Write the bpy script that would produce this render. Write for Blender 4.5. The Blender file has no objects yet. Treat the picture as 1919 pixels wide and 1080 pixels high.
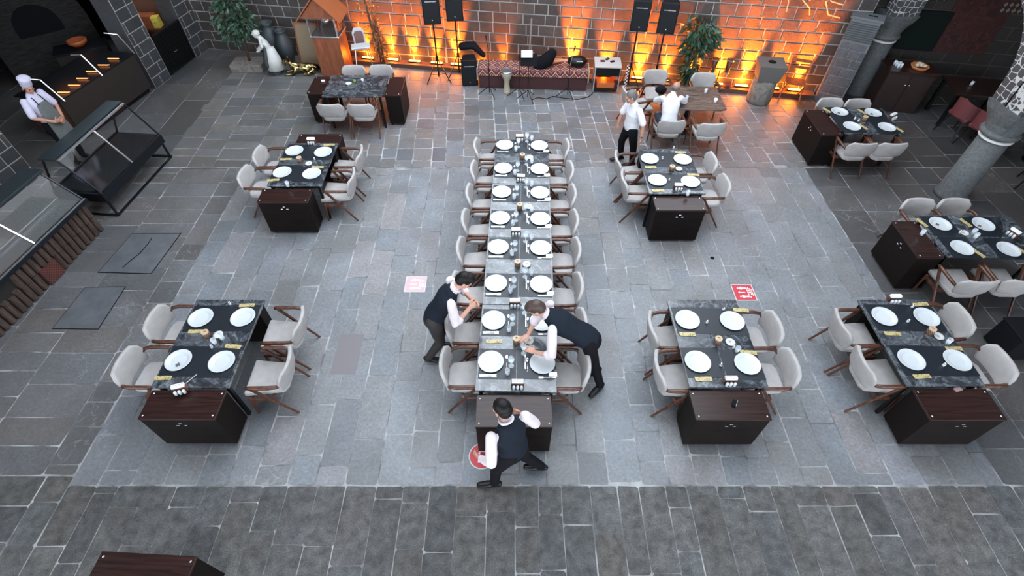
import bpy, math, random
from mathutils import Vector, Matrix
random.seed(7)
PI = math.pi
SC = bpy.context.scene
COL = SC.collection
# ------------------------------------------------------------------ camera
H, F, PITCH = 6.0, 960.0, math.radians(48.8)
cd = bpy.data.cameras.new('camera'); cam = bpy.data.objects.new('camera', cd); COL.objects.link(cam)
cam.location = (0, 0, H); cam.rotation_euler = (PI/2 - PITCH, 0, 0)
cd.sensor_width = 36; cd.lens = F/1919*36; cd.clip_end = 200
SC.camera = cam

def un(px, py, z=0.0):
    """where the sight line of a spot on the photograph meets the level z (tables, floor)"""
    x = (px-959.5)/F; y = -(py-540)/F
    d = (x, math.cos(PITCH)+y*math.sin(PITCH), -math.sin(PITCH)+y*math.cos(PITCH))
    t = (z-H)/d[2]
    return Vector((d[0]*t, d[1]*t, z))

# ------------------------------------------------------------------ materials
MATS = {}
def mat(name, col=(.5,.5,.5), rough=.5, metal=0., spec=.5, trans=0., emit=None, es=0., alpha=1., build=None):
    if name in MATS: return MATS[name]
    m = bpy.data.materials.new(name); m.use_nodes = True; nt = m.node_tree
    b = nt.nodes['Principled BSDF']
    b.inputs['Base Color'].default_value = (*col, 1); b.inputs['Roughness'].default_value = rough
    b.inputs['Metallic'].default_value = metal; b.inputs['Specular IOR Level'].default_value = spec
    b.inputs['Transmission Weight'].default_value = trans; b.inputs['Alpha'].default_value = alpha
    if emit: b.inputs['Emission Color'].default_value = (*emit, 1); b.inputs['Emission Strength'].default_value = es
    if build: build(nt, b)
    MATS[name] = m
    return m
def N(nt, t, **kw):
    n = nt.nodes.new(t)
    for k, v in kw.items():
        if k in n.inputs: n.inputs[k].default_value = v
        else: setattr(n, k, v)
    return n
def coords(nt, scale=(1,1,1), rot=(0,0,0)):
    tc = nt.nodes.new('ShaderNodeTexCoord'); mp = nt.nodes.new('ShaderNodeMapping')
    mp.inputs['Scale'].default_value = scale; mp.inputs['Rotation'].default_value = rot
    nt.links.new(tc.outputs['Object'], mp.inputs['Vector']); return mp.outputs['Vector']
def ramp(nt, fac, stops):
    r = nt.nodes.new('ShaderNodeValToRGB'); nt.links.new(fac, r.inputs['Fac'])
    e = r.color_ramp.elements
    while len(e) < len(stops): e.new(.5)
    for i, (p, c) in enumerate(stops): e[i].position = p; e[i].color = (*c, 1)
    return r.outputs['Color']
def noise(nt, vec, scale, detail=5, dist=0., rough=.55):
    n = nt.nodes.new('ShaderNodeTexNoise'); n.inputs['Scale'].default_value = scale
    n.inputs['Detail'].default_value = detail; n.inputs['Distortion'].default_value = dist; n.inputs['Roughness'].default_value = rough
    nt.links.new(vec, n.inputs['Vector']); return n.outputs['Fac']
def bump(nt, b, h, strength=.3, dist=.01):
    n = nt.nodes.new('ShaderNodeBump'); n.inputs['Strength'].default_value = strength; n.inputs['Distance'].default_value = dist
    nt.links.new(h, n.inputs['Height']); nt.links.new(n.outputs['Normal'], b.inputs['Normal'])
def mix(nt, a, bb, fac, mode='MIX'):
    m = nt.nodes.new('ShaderNodeMix'); m.data_type = 'RGBA'; m.blend_type = mode
    for sock, v in ((m.inputs[6], a), (m.inputs[7], bb), (m.inputs[0], fac)):
        if isinstance(v, (int, float)): sock.default_value = v
        elif isinstance(v, tuple): sock.default_value = (*v, 1)
        else: nt.links.new(v, sock)
    return m.outputs[2]

def stone_build(sc_a, sc_b, lo, hi, bstr, rlo=.4, rhi=.7, scuff=0.):
    """stone whose blocks carry their own tint (colour attribute) with speckle and stains"""
    def f(nt, b):
        at = nt.nodes.new('ShaderNodeAttribute'); at.attribute_name = 'Col'
        v = coords(nt)
        n1 = noise(nt, v, sc_a, 6, .3, .6); n2 = noise(nt, v, sc_b, 5, .2, .65); n3 = noise(nt, v, 1.1, 4, .6, .6)
        c1 = ramp(nt, n1, [(.3, (lo,)*3), (.7, (hi,)*3)])
        c2 = ramp(nt, n2, [(.3, (lo*1.05,)*3), (.72, (hi*.98,)*3)])
        c3 = ramp(nt, n3, [(.35, (.82,.80,.78)), (.68, (1.12,1.13,1.15))])
        c = mix(nt, at.outputs['Color'], c1, 1., 'MULTIPLY'); c = mix(nt, c, c2, 1., 'MULTIPLY'); c = mix(nt, c, c3, 1., 'MULTIPLY')
        if scuff:
            n4 = noise(nt, v, 2.6, 3, .5, .5); n5 = noise(nt, v, .8, 2)
            k = ramp(nt, n4, [(.484, (0,0,0)), (.494, (1,1,1)), (.504, (0,0,0))]); k2 = ramp(nt, n5, [(.45, (0,0,0)), (.6, (scuff,)*3)])
            c = mix(nt, c, (.42,.42,.42), mix(nt, k, k2, 1., 'MULTIPLY'))
        nt.links.new(c, b.inputs['Base Color'])
        rr = nt.nodes.new('ShaderNodeMapRange'); nt.links.new(n1, rr.inputs[0]); rr.inputs[3].default_value = rlo; rr.inputs[4].default_value = rhi
        nt.links.new(rr.outputs[0], b.inputs['Roughness'])
        bump(nt, b, n2, bstr, .012)
    return f
def wood_build(c1, c2, scale=(1.5,22,22), c3=None):
    def f(nt, b):
        v = coords(nt, scale); n = noise(nt, v, 1.6, 6, .5, .6)
        nt.links.new(ramp(nt, n, [(.32, c1), (.52, c3 or tuple((a+d)/2 for a, d in zip(c1, c2))), (.7, c2)]), b.inputs['Base Color'])
    return f
def marble_build(nt, b):
    v = coords(nt, (1,1,1), (0,0,.6)); n = noise(nt, v, 2.3, 7, 2.4, .62); n2 = noise(nt, v, 6, 6, 1.4, .6)
    a = ramp(nt, n, [(.30, (.012,.015,.019)), (.46, (.042,.050,.060)), (.5, (.13,.15,.17)), (.55, (.06,.065,.075)), (.72, (.065,.078,.093))])
    c = ramp(nt, n2, [(.35, (.45,.45,.48)), (.65, (1.35,1.35,1.3))])
    nt.links.new(mix(nt, a, c, 1., 'MULTIPLY'), b.inputs['Base Color'])
def fabric_build(base):
    def f(nt, b):
        v = coords(nt); n = noise(nt, v, 9, 4); n2 = noise(nt, v, 320, 2)
        nt.links.new(ramp(nt, n, [(.3, tuple(x*.86 for x in base)), (.7, tuple(min(1, x*1.06) for x in base))]), b.inputs['Base Color'])
        bump(nt, b, n2, .25, .002)
    return f
def kilim_build(nt, b):
    tc = nt.nodes.new('ShaderNodeTexCoord'); sp = nt.nodes.new('ShaderNodeSeparateXYZ'); nt.links.new(tc.outputs['Object'], sp.inputs[0])
    def M(op, a, c=None):
        m = nt.nodes.new('ShaderNodeMath'); m.operation = op
        for i, v in enumerate((a, c)):
            if v is None: continue
            if isinstance(v, (int, float)): m.inputs[i].default_value = v
            else: nt.links.new(v, m.inputs[i])
        return m.outputs[0]
    yy = M('SUBTRACT', sp.outputs[1], sp.outputs[2])
    u = M('ABSOLUTE', M('SUBTRACT', M('FRACT', M('DIVIDE', sp.outputs[0], .21)), .5))
    w = M('ABSOLUTE', M('SUBTRACT', M('FRACT', M('DIVIDE', yy, .23)), .5))
    d = M('ADD', u, w)
    c = ramp(nt, d, [(.0, (.10,.03,.05)), (.12, (.45,.24,.16)), (.2, (.11,.02,.02)), (.34, (.42,.16,.10)), (.42, (.60,.38,.26)), (.5, (.07,.02,.03)), (.66, (.16,.05,.07)), (.8, (.36,.14,.13)), (.9, (.06,.02,.03))])
    nt.nodes[-1].color_ramp.interpolation = 'CONSTANT'
    n = noise(nt, coords(nt), 60, 3)
    nt.links.new(mix(nt, c, ramp(nt, n, [(.3, (.6,.6,.6)), (.7, (1.2,1.2,1.2))]), 1., 'MULTIPLY'), b.inputs['Base Color'])
def lattice_build(nt, b):
    v = coords(nt); vo = nt.nodes.new('ShaderNodeTexVoronoi'); vo.feature = 'DISTANCE_TO_EDGE'; vo.inputs['Scale'].default_value = 8.5; vo.inputs['Randomness'].default_value = .45
    nt.links.new(v, vo.inputs['Vector'])
    n = noise(nt, v, 26, 3)
    add = nt.nodes.new('ShaderNodeMath'); add.operation = 'MULTIPLY_ADD'; nt.links.new(n, add.inputs[0]); add.inputs[1].default_value = .09; nt.links.new(vo.outputs['Distance'], add.inputs[2])
    c = ramp(nt, add.outputs[0], [(.0, (.40,.40,.39)), (.088, (.40,.40,.39)), (.10, (.035,.037,.04)), (1, (.05,.052,.055))])
    nt.links.new(c, b.inputs['Base Color'])
def gold_build(nt, b):
    v = coords(nt, (1,1,1)); n = noise(nt, v, 42, 3, .4)
    nt.links.new(ramp(nt, n, [(.0, (.42,.34,.15)), (.58, (.46,.38,.18)), (.62, (.13,.09,.03)), (.68, (.16,.11,.04)), (.71, (.42,.34,.15))]), b.inputs['Base Color'])
def weave_build(nt, b):
    v = coords(nt, (60,60,60)); w = nt.nodes.new('ShaderNodeTexChecker'); w.inputs['Scale'].default_value = 1.; nt.links.new(v, w.inputs['Vector'])
    w.inputs['Color1'].default_value = (.05,.025,.016,1); w.inputs['Color2'].default_value = (.24,.14,.085,1)
    nt.links.new(w.outputs['Color'], b.inputs['Base Color'])
def check_build(sc, c1, c2):
    def f(nt, b):
        w = nt.nodes.new('ShaderNodeTexChecker'); w.inputs['Scale'].default_value = sc; nt.links.new(coords(nt), w.inputs['Vector'])
        w.inputs['Color1'].default_value = (*c1, 1); w.inputs['Color2'].default_value = (*c2, 1); nt.links.new(w.outputs['Color'], b.inputs['Base Color'])
    return f
def leaf_build(a, c):
    def f(nt, b):
        nt.links.new(ramp(nt, noise(nt, coords(nt), 7, 3), [(.35, a), (.65, c)]), b.inputs['Base Color'])
    return f

M_FLOOR = mat('floor_stone', build=stone_build(26, 90, .78, 1.2, .35, .3, .62, .30))
M_ROUGH = mat('rough_floor_stone', build=stone_build(9, 70, .52, 1.5, 1.2, .6, .92))
M_JOINT = mat('floor_joint', (.135,.135,.132), .85, build=lambda nt, b: nt.links.new(ramp(nt, noise(nt, coords(nt), 2.2, 6, .4), [(.40, (.12,.12,.125)), (.52, (.28,.28,.28)), (.66, (.42,.42,.42))]), b.inputs['Base Color']))
M_BASALT = mat('basalt_blocks', build=stone_build(14, 60, .72, 1.25, .8, .6, .85))
M_MORTAR = mat('mortar', (.30,.285,.27), .9)
M_MARBLE = mat('marble', rough=.17, spec=1., build=marble_build)
M_DARKWOOD = mat('dark_wenge', rough=.5, spec=.09, build=wood_build((.006,.0045,.004), (.012,.008,.007)))
M_TOPWOOD = mat('brown_wenge_top', rough=.28, spec=.35, build=wood_build((.010,.004,.0035), (.040,.015,.012), (1.2,26,26)))
M_BLACKM = mat('black_metal', (.012,.012,.013), .4, .6)
M_CREAM = mat('cream_fabric', rough=.75, build=fabric_build((.365,.345,.335)))
M_WALNUT = mat('walnut', rough=.38, build=wood_build((.035,.013,.008), (.13,.048,.025), (14,14,2)))
M_PLATE = mat('porcelain', (.53,.56,.58), .2)
M_MATT = mat('placemat', rough=.38, spec=.45, build=fabric_build((.010,.014,.020)))
M_STEEL = mat('steel', (.75,.76,.78), .2, .95)
M_GLASS = mat('glass', (1,1,1), .02, trans=1., spec=.5)
M_GLASS.node_tree.nodes['Principled BSDF'].inputs['IOR'].default_value = 1.22
M_TGLASS = mat('table_glass', (.85,.92,.97), .06, spec=1., alpha=.38)
M_WHITE = mat('white_paper', (.80,.80,.80), .7)
M_BEIGE = mat('beige_wood', rough=.5, build=wood_build((.42,.30,.19), (.56,.42,.28), (10,10,10)))
M_GOLD = mat('gold_sachet', rough=.4, build=gold_build)
M_WEAVE = mat('woven_wicker', rough=.6, build=weave_build)
M_BLACK = mat('black_cloth', (.006,.006,.008), .8, spec=.12)
M_VEST = mat('vest_cloth', rough=.8, spec=.12, build=fabric_build((.010,.014,.022)))
M_SHIRT = mat('white_shirt', rough=.8, build=fabric_build((.66,.58,.61)))
M_SHIRT2 = mat('bright_white_shirt', rough=.8, build=fabric_build((.66,.66,.70)))
M_LILAC = mat('lilac_tunic', rough=.8, build=fabric_build((.50,.48,.60)))
M_APRON = mat('grey_apron', rough=.85, build=fabric_build((.11,.12,.12)))
M_SKIN = mat('skin', (.50,.27,.19), .5)
M_SKIN2 = mat('tan_skin', (.40,.20,.13), .5)
M_HAIR = mat('dark_hair', (.005,.004,.004), .5, spec=.2)
M_HAIRB = mat('brown_hair', (.045,.025,.018), .5)
M_HAIRG = mat('grey_hair', (.10,.095,.09), .6)
M_SHOE = mat('shoe_leather', (.004,.004,.005), .35, spec=.3)
M_SPK = mat('speaker_plastic', (.006,.007,.009), .55, spec=.2)
M_GRILLE = mat('speaker_grille', (.008,.009,.011), .5, spec=.2)
M_KILIM = mat('kilim', rough=.9, build=kilim_build)
M_MAROON = mat('maroon_cloth', rough=.85, build=fabric_build((.050,.016,.018)))
M_REDWOOD = mat('red_brown_wood', rough=.45, build=wood_build((.16,.045,.018), (.30,.095,.04), (12,12,2)))
M_LEAF = mat('green_leaf', rough=.42, build=leaf_build((.008,.028,.015), (.04,.10,.055)))
M_LEAFO = mat('ochre_leaf', rough=.5, build=leaf_build((.10,.05,.02), (.26,.13,.04)))
M_BARK = mat('bark', (.06,.035,.022), .9)
M_SPRING = mat('patterned_spandrel', rough=.7, build=lattice_build)
M_COLUMN = mat('column_stone', rough=.7, build=lambda nt, b: (nt.links.new(ramp(nt, noise(nt, coords(nt), 22, 6), [(.3, (.055,.060,.062)), (.7, (.10,.107,.11))]), b.inputs['Base Color']), bump(nt, b, noise(nt, coords(nt), 70, 4), .4, .006)))
M_URN = mat('tuff_stone', rough=.85, build=lambda nt, b: (nt.links.new(ramp(nt, noise(nt, coords(nt), 12, 6), [(.3, (.10,.09,.08)), (.7, (.24,.22,.195))]), b.inputs['Base Color']), bump(nt, b, noise(nt, coords(nt), 40, 5), .7, .01)))
M_BRASS = mat('polished_brass', rough=.2, metal=1., build=lambda nt, b: nt.links.new(ramp(nt, noise(nt, coords(nt), 14, 4), [(.4, (.06,.04,.02)), (.6, (.62,.48,.22))]), b.inputs['Base Color']))
M_LAMP = mat('amber_lamp', (1,.5,.1), emit=(1,.45,.06), es=16.)
M_REFLGLOW = mat('reflection_glow', (1,.3,.1), emit=(1,.30,.08), es=2.2)
M_LEDGE = mat('ledge_stone', (.09,.045,.032), .7)
M_RED = mat('sign_red', (.48,.025,.045), .5)
M_PINKRED = mat('faded_sign_red', (.62,.36,.38), .5)
M_HATCH = mat('steel_hatch', rough=.42, metal=.25, build=lambda nt, b: nt.links.new(ramp(nt, noise(nt, coords(nt), 4, 6, .6), [(.3, (.10,.107,.118)), (.7, (.15,.158,.168))]), b.inputs['Base Color']))
M_FRAME = mat('black_steel_frame', (.018,.022,.028), .3, .7)
M_DARK = mat('dark_interior', (.012,.010,.009), .9)
M_TEAL = mat('display_tray', (.035,.048,.047), .35, .3)
M_LOG = mat('log_bark', rough=.85, build=wood_build((.020,.013,.010), (.085,.050,.036), (18,18,3)))
M_PINK = mat('shaded_pink_velvet', (.11,.028,.032), .8)
M_PLASTER = mat('brown_plaster', (.17,.085,.055), .8)
M_YELLOW = mat('yellow_plastic', (.42,.33,.05), .5)
M_STATUE = mat('white_plaster', rough=.6, build=fabric_build((.55,.55,.53)))
M_STATDK = mat('slate_paint', (.035,.045,.05), .5)
M_BOARD = mat('tan_board', (.22,.16,.10), .5)
M_AMP = mat('grey_white_lid', (.46,.45,.44), .4)
M_DRUM = mat('cream_drum', (.36,.32,.24), .4)

# ------------------------------------------------------------------ mesh building
class MB:
    def __init__(s): s.v = []; s.f = []; s.mi = []; s.cur = 0; s.col = None
    def add(s, vs, fs):
        n = len(s.v); s.v += [tuple(p) for p in vs]; s.f += [tuple(i+n for i in f) for f in fs]; s.mi += [s.cur]*len(fs)
        return s
    def box(s, c, d, R=None):
        x, y, z = d[0]/2, d[1]/2, d[2]/2
        vs = [Vector(p) for p in ((-x,-y,-z),(x,-y,-z),(x,y,-z),(-x,y,-z),(-x,-y,z),(x,-y,z),(x,y,z),(-x,y,z))]
        if R is not None: vs = [R @ p for p in vs]
        return s.add([p+Vector(c) for p in vs], [(3,2,1,0),(4,5,6,7),(0,1,5,4),(1,2,6,5),(2,3,7,6),(3,0,4,7)])
    def b2(s, x0, x1, y0, y1, z0, z1): return s.box(((x0+x1)/2,(y0+y1)/2,(z0+z1)/2), (x1-x0,y1-y0,z1-z0))
    def beam(s, p, q, w, h, up=(0,0,1), w2=None, h2=None):
        p, q = Vector(p), Vector(q); d = (q-p).normalized(); u = Vector(up)
        if abs(d.dot(u)) > .98: u = Vector((0,1,0))
        r = d.cross(u).normalized(); u = r.cross(d).normalized(); w2 = w2 or w; h2 = h2 or h
        vs = []
        for c, a, b in ((p, w/2, h/2), (q, w2/2, h2/2)):
            vs += [c-r*a-u*b, c+r*a-u*b, c+r*a+u*b, c-r*a+u*b]
        return s.add(vs, [(3,2,1,0),(4,5,6,7),(0,1,5,4),(1,2,6,5),(2,3,7,6),(3,0,4,7)])
    def tube(s, pts, r, n=10, cap=True):
        pts = [Vector(p) for p in pts]; m = len(pts)
        rs = list(r) if isinstance(r, (list, tuple)) else [r]*m
        base = len(s.v); vs = []; u = None
        for i, p in enumerate(pts):
            t = (pts[min(i+1, m-1)]-pts[max(i-1, 0)]).normalized()
            if u is None: u = t.orthogonal().normalized()
            u = (u - t*u.dot(t)).normalized(); w = t.cross(u)
            vs += [p+(u*math.cos(2*PI*k/n)+w*math.sin(2*PI*k/n))*rs[i] for k in range(n)]
        fs = [(i*n+k, i*n+(k+1) % n, (i+1)*n+(k+1) % n, (i+1)*n+k) for i in range(m-1) for k in range(n)]
        if cap: fs += [tuple(reversed(range(n))), tuple(range((m-1)*n, m*n))]
        return s.add(vs, fs)
    def lathe(s, prof, n=24, c=(0,0,0), R=None):
        vs = []; c = Vector(c)
        for r, z in prof:
            for k in range(n):
                p = Vector((r*math.cos(2*PI*k/n), r*math.sin(2*PI*k/n), z))
                vs.append((R @ p if R is not None else p)+c)
        m = len(prof)
        fs = [(i*n+k, i*n+(k+1) % n, (i+1)*n+(k+1) % n, (i+1)*n+k) for i in range(m-1) for k in range(n)]
        if prof[0][0] > 1e-6: fs.append(tuple(reversed(range(n))))
        if prof[-1][0] > 1e-6: fs.append(tuple(range((m-1)*n, m*n)))
        return s.add(vs, fs)
    def ell(s, c, r, fr=None, nu=14, nv=9):
        """ellipsoid; fr = (right, forward, up)"""
        c = Vector(c); R, Fw, U = fr or (Vector((1,0,0)), Vector((0,1,0)), Vector((0,0,1)))
        vs = [c-U*r[2]]
        for j in range(1, nv):
            a = -PI/2+PI*j/nv
            vs += [c+R*(r[0]*math.cos(a)*math.cos(2*PI*k/nu))+Fw*(r[1]*math.cos(a)*math.sin(2*PI*k/nu))+U*(r[2]*math.sin(a)) for k in range(nu)]
        vs.append(c+U*r[2]); L = len(vs)-1
        fs = [(0, 1+(k+1) % nu, 1+k) for k in range(nu)]
        fs += [(1+j*nu+k, 1+j*nu+(k+1) % nu, 1+(j+1)*nu+(k+1) % nu, 1+(j+1)*nu+k) for j in range(nv-2) for k in range(nu)]
        fs += [(1+(nv-2)*nu+k, 1+(nv-2)*nu+(k+1) % nu, L) for k in range(nu)]
        return s.add(vs, fs)
    def loft(s, pts, rad, side, n=16):
        """rounded limb through pts; rad = (half width along side, half depth)"""
        pts = [Vector(p) for p in pts]; rad = [(r, r) if isinstance(r, (int, float)) else r for r in rad]; side = Vector(side)
        P, Rr, T = [], [], []
        m = len(pts); tan = [(pts[min(i+1, m-1)]-pts[max(i-1, 0)]).normalized() for i in range(m)]
        for a in (75, 50, 25):
            q = min(rad[0])*math.sin(math.radians(a)); k = math.cos(math.radians(a))
            P.append(pts[0]-tan[0]*q); Rr.append((rad[0][0]*k, rad[0][1]*k)); T.append(tan[0])
        P += pts; Rr += rad; T += tan
        for a in (25, 50, 75):
            q = min(rad[-1])*math.sin(math.radians(a)); k = math.cos(math.radians(a))
            P.append(pts[-1]+tan[-1]*q); Rr.append((rad[-1][0]*k, rad[-1][1]*k)); T.append(tan[-1])
        vs = []
        for p, (a, b), t in zip(P, Rr, T):
            w = side - t*side.dot(t)
            w = w.normalized() if w.length > 1e-3 else t.orthogonal().normalized()
            d = t.cross(w)
            vs += [p+w*(a*math.cos(2*PI*k/n))+d*(b*math.sin(2*PI*k/n)) for k in range(n)]
        M = len(P)
        fs = [(i*n+k, i*n+(k+1) % n, (i+1)*n+(k+1) % n, (i+1)*n+k) for i in range(M-1) for k in range(n)]
        return s.add(vs, fs+[tuple(reversed(range(n))), tuple(range((M-1)*n, M*n))])
    def prism(s, poly, z0, z1, fn=None):
        n = len(poly); vs = [Vector((x, y, z0)) for x, y in poly]+[Vector((x, y, z1)) for x, y in poly]
        if fn: vs = [fn(p) for p in vs]
        return s.add(vs, [tuple(reversed(range(n))), tuple(range(n, 2*n))]+[(i, (i+1) % n, n+(i+1) % n, n+i) for i in range(n)])

def obj(name, mb, m, parent=None, loc=(0,0,0), rz=0., smooth=False, bevel=0., sub=0, remesh=0., sm=2):
    me = bpy.data.meshes.new(name); me.from_pydata(mb.v, [], mb.f); me.update()
    for x in (m if isinstance(m, (list, tuple)) else [m]): me.materials.append(x)
    if len(me.materials) > 1:
        for p, i in zip(me.polygons, mb.mi): p.material_index = i
    if mb.col:
        ca = me.color_attributes.new('Col', 'FLOAT_COLOR', 'CORNER'); i = 0
        for p, c in zip(me.polygons, mb.col):
            for _ in p.loop_indices: ca.data[i].color = (*c, 1); i += 1
    if smooth: me.shade_smooth() if smooth is True else me.shade_smooth()
    o = bpy.data.objects.new(name, me); COL.objects.link(o); o.parent = parent
    o.location = loc; o.rotation_euler = (0, 0, rz)
    if remesh:
        r = o.modifiers.new('remesh', 'REMESH'); r.mode = 'VOXEL'; r.voxel_size = remesh; r.use_smooth_shade = True
        if sm: q = o.modifiers.new('smooth', 'SMOOTH'); q.factor = .5; q.iterations = sm
    if bevel:
        b = o.modifiers.new('bevel', 'BEVEL'); b.width = bevel; b.segments = 2; b.limit_method = 'ANGLE'; b.angle_limit = math.radians(40)
    if sub: q = o.modifiers.new('sub', 'SUBSURF'); q.levels = sub; q.render_levels = sub
    if smooth == 'auto' or (bevel and smooth):
        pass
    return o
def tag(o, label=None, cat=None, group=None, kind=None):
    for k, v in (('label', label), ('category', cat), ('group', group), ('kind', kind)):
        if v: o[k] = v
    return o
def thing(name, label, cat, loc=(0,0,0), rz=0., group=None):
    o = bpy.data.objects.new(name, None); COL.objects.link(o); o.location = loc; o.rotation_euler = (0,0,rz)
    o.empty_display_size = .1
    return tag(o, label, cat, group)
def dup(root, loc, rz, label, group=None, par=None):
    r = root.copy(); COL.objects.link(r); r.parent = par
    if par is None:
        r.location = loc; r.rotation_euler = (0,0,rz); r['label'] = label
        if group: r['group'] = group
    for ch in root.children: dup(ch, None, 0, None, None, r)
    return r
USED = {}
def place(key, make, loc, rz, label, group):
    """first call builds the thing, later calls copy it and each of its parts"""
    if key not in USED:
        o = make(); USED[key] = o; o.location = loc; o.rotation_euler = (0,0,rz); o['label'] = label
        if group: o['group'] = group
        return o
    return dup(USED[key], loc, rz, label, group)
def struct(name, mb, m, **k): return tag(obj(name, mb, m, **k), kind='structure')

# ------------------------------------------------------------------ masonry
def tint(base, var, warm=.06):
    k = 1+random.uniform(-var, var); w = random.uniform(-warm, warm)
    return (base[0]*k*(1+w), base[1]*k, base[2]*k*(1-w))
def masonry(w, h, course, lmin, lmax, gap, depth, fn, base, var=.3, warm=.05, u0=0., jit=.0):
    """courses of blocks over a w x h face, mapped to place by fn(u, v, out)"""
    mb = MB(); mb.col = []
    v = 0.
    mb.cur = 1
    mb.add([fn(u0,0,0), fn(u0+w,0,0), fn(u0+w,h,0), fn(u0,h,0)], [(0,1,2,3)]); mb.col.append((1,1,1))
    mb.cur = 0
    while v < h-.02:
        c = min(course*random.uniform(.93, 1.07), h-v); u = -random.uniform(0, lmax)
        while u < w:
            l = random.uniform(lmin, lmax); a, b = max(u, 0)+gap/2, min(u+l, w)-gap/2
            if b-a > .03:
                j = lambda: random.uniform(-jit, jit)
                q = [(a+j(), v+gap/2+j()), (b+j(), v+gap/2+j()), (b+j(), v+c-gap/2+j()), (a+j(), v+c-gap/2+j())]
                e = min(depth, .012)
                vo = [fn(u0+x, y, 0) for x, y in q]
                cx, cy = (a+b)/2, v+c/2
                vi = [fn(u0+x+(e if x < cx else -e), y+(e if y < cy else -e), depth) for x, y in q]
                mb.add(vo+vi, [(4,5,6,7),(0,1,5,4),(1,2,6,5),(2,3,7,6),(3,0,4,7)])
                mb.col += [tint(base, var, warm)]*5
            u += l
        v += c
    return mb
def wall_fn(p, q, z0=0.):
    """vertical face from p to q (x,y), out to the left-hand normal"""
    p, q = Vector((*p, 0)), Vector((*q, 0)); d = (q-p).normalized(); n = Vector((d.y, -d.x, 0))
    return lambda u, v, o: p+d*u+n*o+Vector((0,0,z0+v)), (q-p).length
def wall(name, p, q, z0, z1, course=.235, lmin=.26, lmax=.52, base=(.055,.056,.058), m=None, mort=None, thick=.35, var=.3, gap=.015):
    fn, L = wall_fn(p, q, z0)
    mb = masonry(L, z1-z0, course, lmin, lmax, gap, .012, fn, base, var)
    mb.cur = 0
    a = [fn(0,0,-.001), fn(L,0,-.001), fn(L,0,-thick), fn(0,0,-thick)]; b = [x+Vector((0,0,z1-z0)) for x in a]
    mb.add(a+b, [(3,2,1,0),(4,5,6,7),(1,2,6,5),(2,3,7,6),(3,0,4,7)]); mb.col += [base]*5
    return struct(name, mb, [m or M_BASALT, mort or M_MORTAR])

# ------------------------------------------------------------------ floor
def floor():
    mb = MB(); mb.col = []
    mb.cur = 2; mb.add([(-17,-1,-.0025),(14,-1,-.0025),(14,19,-.0025),(-17,19,-.0025)], [(0,1,2,3)]); mb.col.append((1,1,1))
    def zone(x0, x1, y0, y1, wmin, wmax, lmin, lmax, base, mi, var, gap=.014, warm=.05, skew=0., fx=None):
        x = x0
        while x < x1-.05:
            w = min(random.uniform(wmin, wmax), x1-x)
            if x1-x-w < wmin*.6: w = x1-x
            y = y0-random.uniform(0, lmax)
            while y < y1:
                l = random.uniform(lmin, lmax); a, b = max(y, y0)+gap/2, min(y+l, y1)-gap/2
                if b-a > .05:
                    j = lambda: random.uniform(-.006, .006)
                    c = tint(base, var, warm)
                    r = random.random()
                    if r < .06: c = tuple(t*.80 for t in c)
                    elif r < .14: c = (c[0]*1.13, c[1]*1.07, c[2]*1.07)
                    q = [(x+gap/2, a), (x+w-gap/2, a), (x+w-gap/2, b), (x+gap/2, b)]
                    k = min(.02, w*.1)
                    P = [(x+gap/2+k, a), (x+w-gap/2-k, a), (x+w-gap/2, a+k), (x+w-gap/2, b-k), (x+w-gap/2-k, b), (x+gap/2+k, b), (x+gap/2, b-k), (x+gap/2, a+k)]
                    h = random.uniform(-.0006, .0008)
                    P = [(px+j()+skew*(py-y0), py+j()) for px, py in P]
                    mb.cur = mi
                    mb.add([(px, py, h) for px, py in P]+[(px, py, -.003) for px, py in P], [tuple(range(8))]+[(i, i+8, (i+1) % 8+8, (i+1) % 8) for i in range(8)])
                    mb.col += [c]*9
                y += l
            x += w
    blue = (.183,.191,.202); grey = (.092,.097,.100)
    zone(-5.15, 5.72, 2.2, 8.38, .29, .40, .35, 1.0, blue, 0, .075, .014, .04)          # smooth court, tone raised to carry the middle's brighter light
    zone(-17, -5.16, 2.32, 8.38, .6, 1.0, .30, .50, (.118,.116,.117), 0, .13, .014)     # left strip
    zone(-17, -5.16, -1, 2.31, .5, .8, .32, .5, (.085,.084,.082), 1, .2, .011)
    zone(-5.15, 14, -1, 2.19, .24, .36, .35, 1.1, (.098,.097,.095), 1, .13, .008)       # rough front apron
    zone(5.73, 14, 2.2, 8.38, .5, .85, .5, 1.2, (.088,.086,.088), 0, .16, .014)  # slab tone lowered to carry the right side's shade
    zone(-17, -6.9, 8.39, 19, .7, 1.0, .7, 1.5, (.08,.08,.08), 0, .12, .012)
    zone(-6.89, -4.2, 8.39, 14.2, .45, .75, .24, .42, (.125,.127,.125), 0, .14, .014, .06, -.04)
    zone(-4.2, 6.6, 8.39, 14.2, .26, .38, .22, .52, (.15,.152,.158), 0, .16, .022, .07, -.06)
    zone(6.2, 14, 8.39, 14.2, .45, .75, .5, .9, (.060,.060,.061), 0, .16, .014)  # gallery slabs darkened to put its shade in their colour
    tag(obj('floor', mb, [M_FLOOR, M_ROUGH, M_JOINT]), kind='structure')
floor()

# ------------------------------------------------------------------ court walls
wall('wall_back_left', (-8.6, 13.73), (-1.6, 12.606), 0, 9.2, base=(.048,.042,.039), gap=.018)  # unseen upper height shaped to keep sky out of the glass case reflections
wall('wall_back', (-1.6, 12.606), (7.4, 11.166), 0, 4.4, base=(.048,.042,.039), gap=.018)  # unseen top kept low so the long table mirrors the sky
BW = lambda x: 12.35-.16*x
LW = lambda y: -8.28+.19*(y-12.07)
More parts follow.
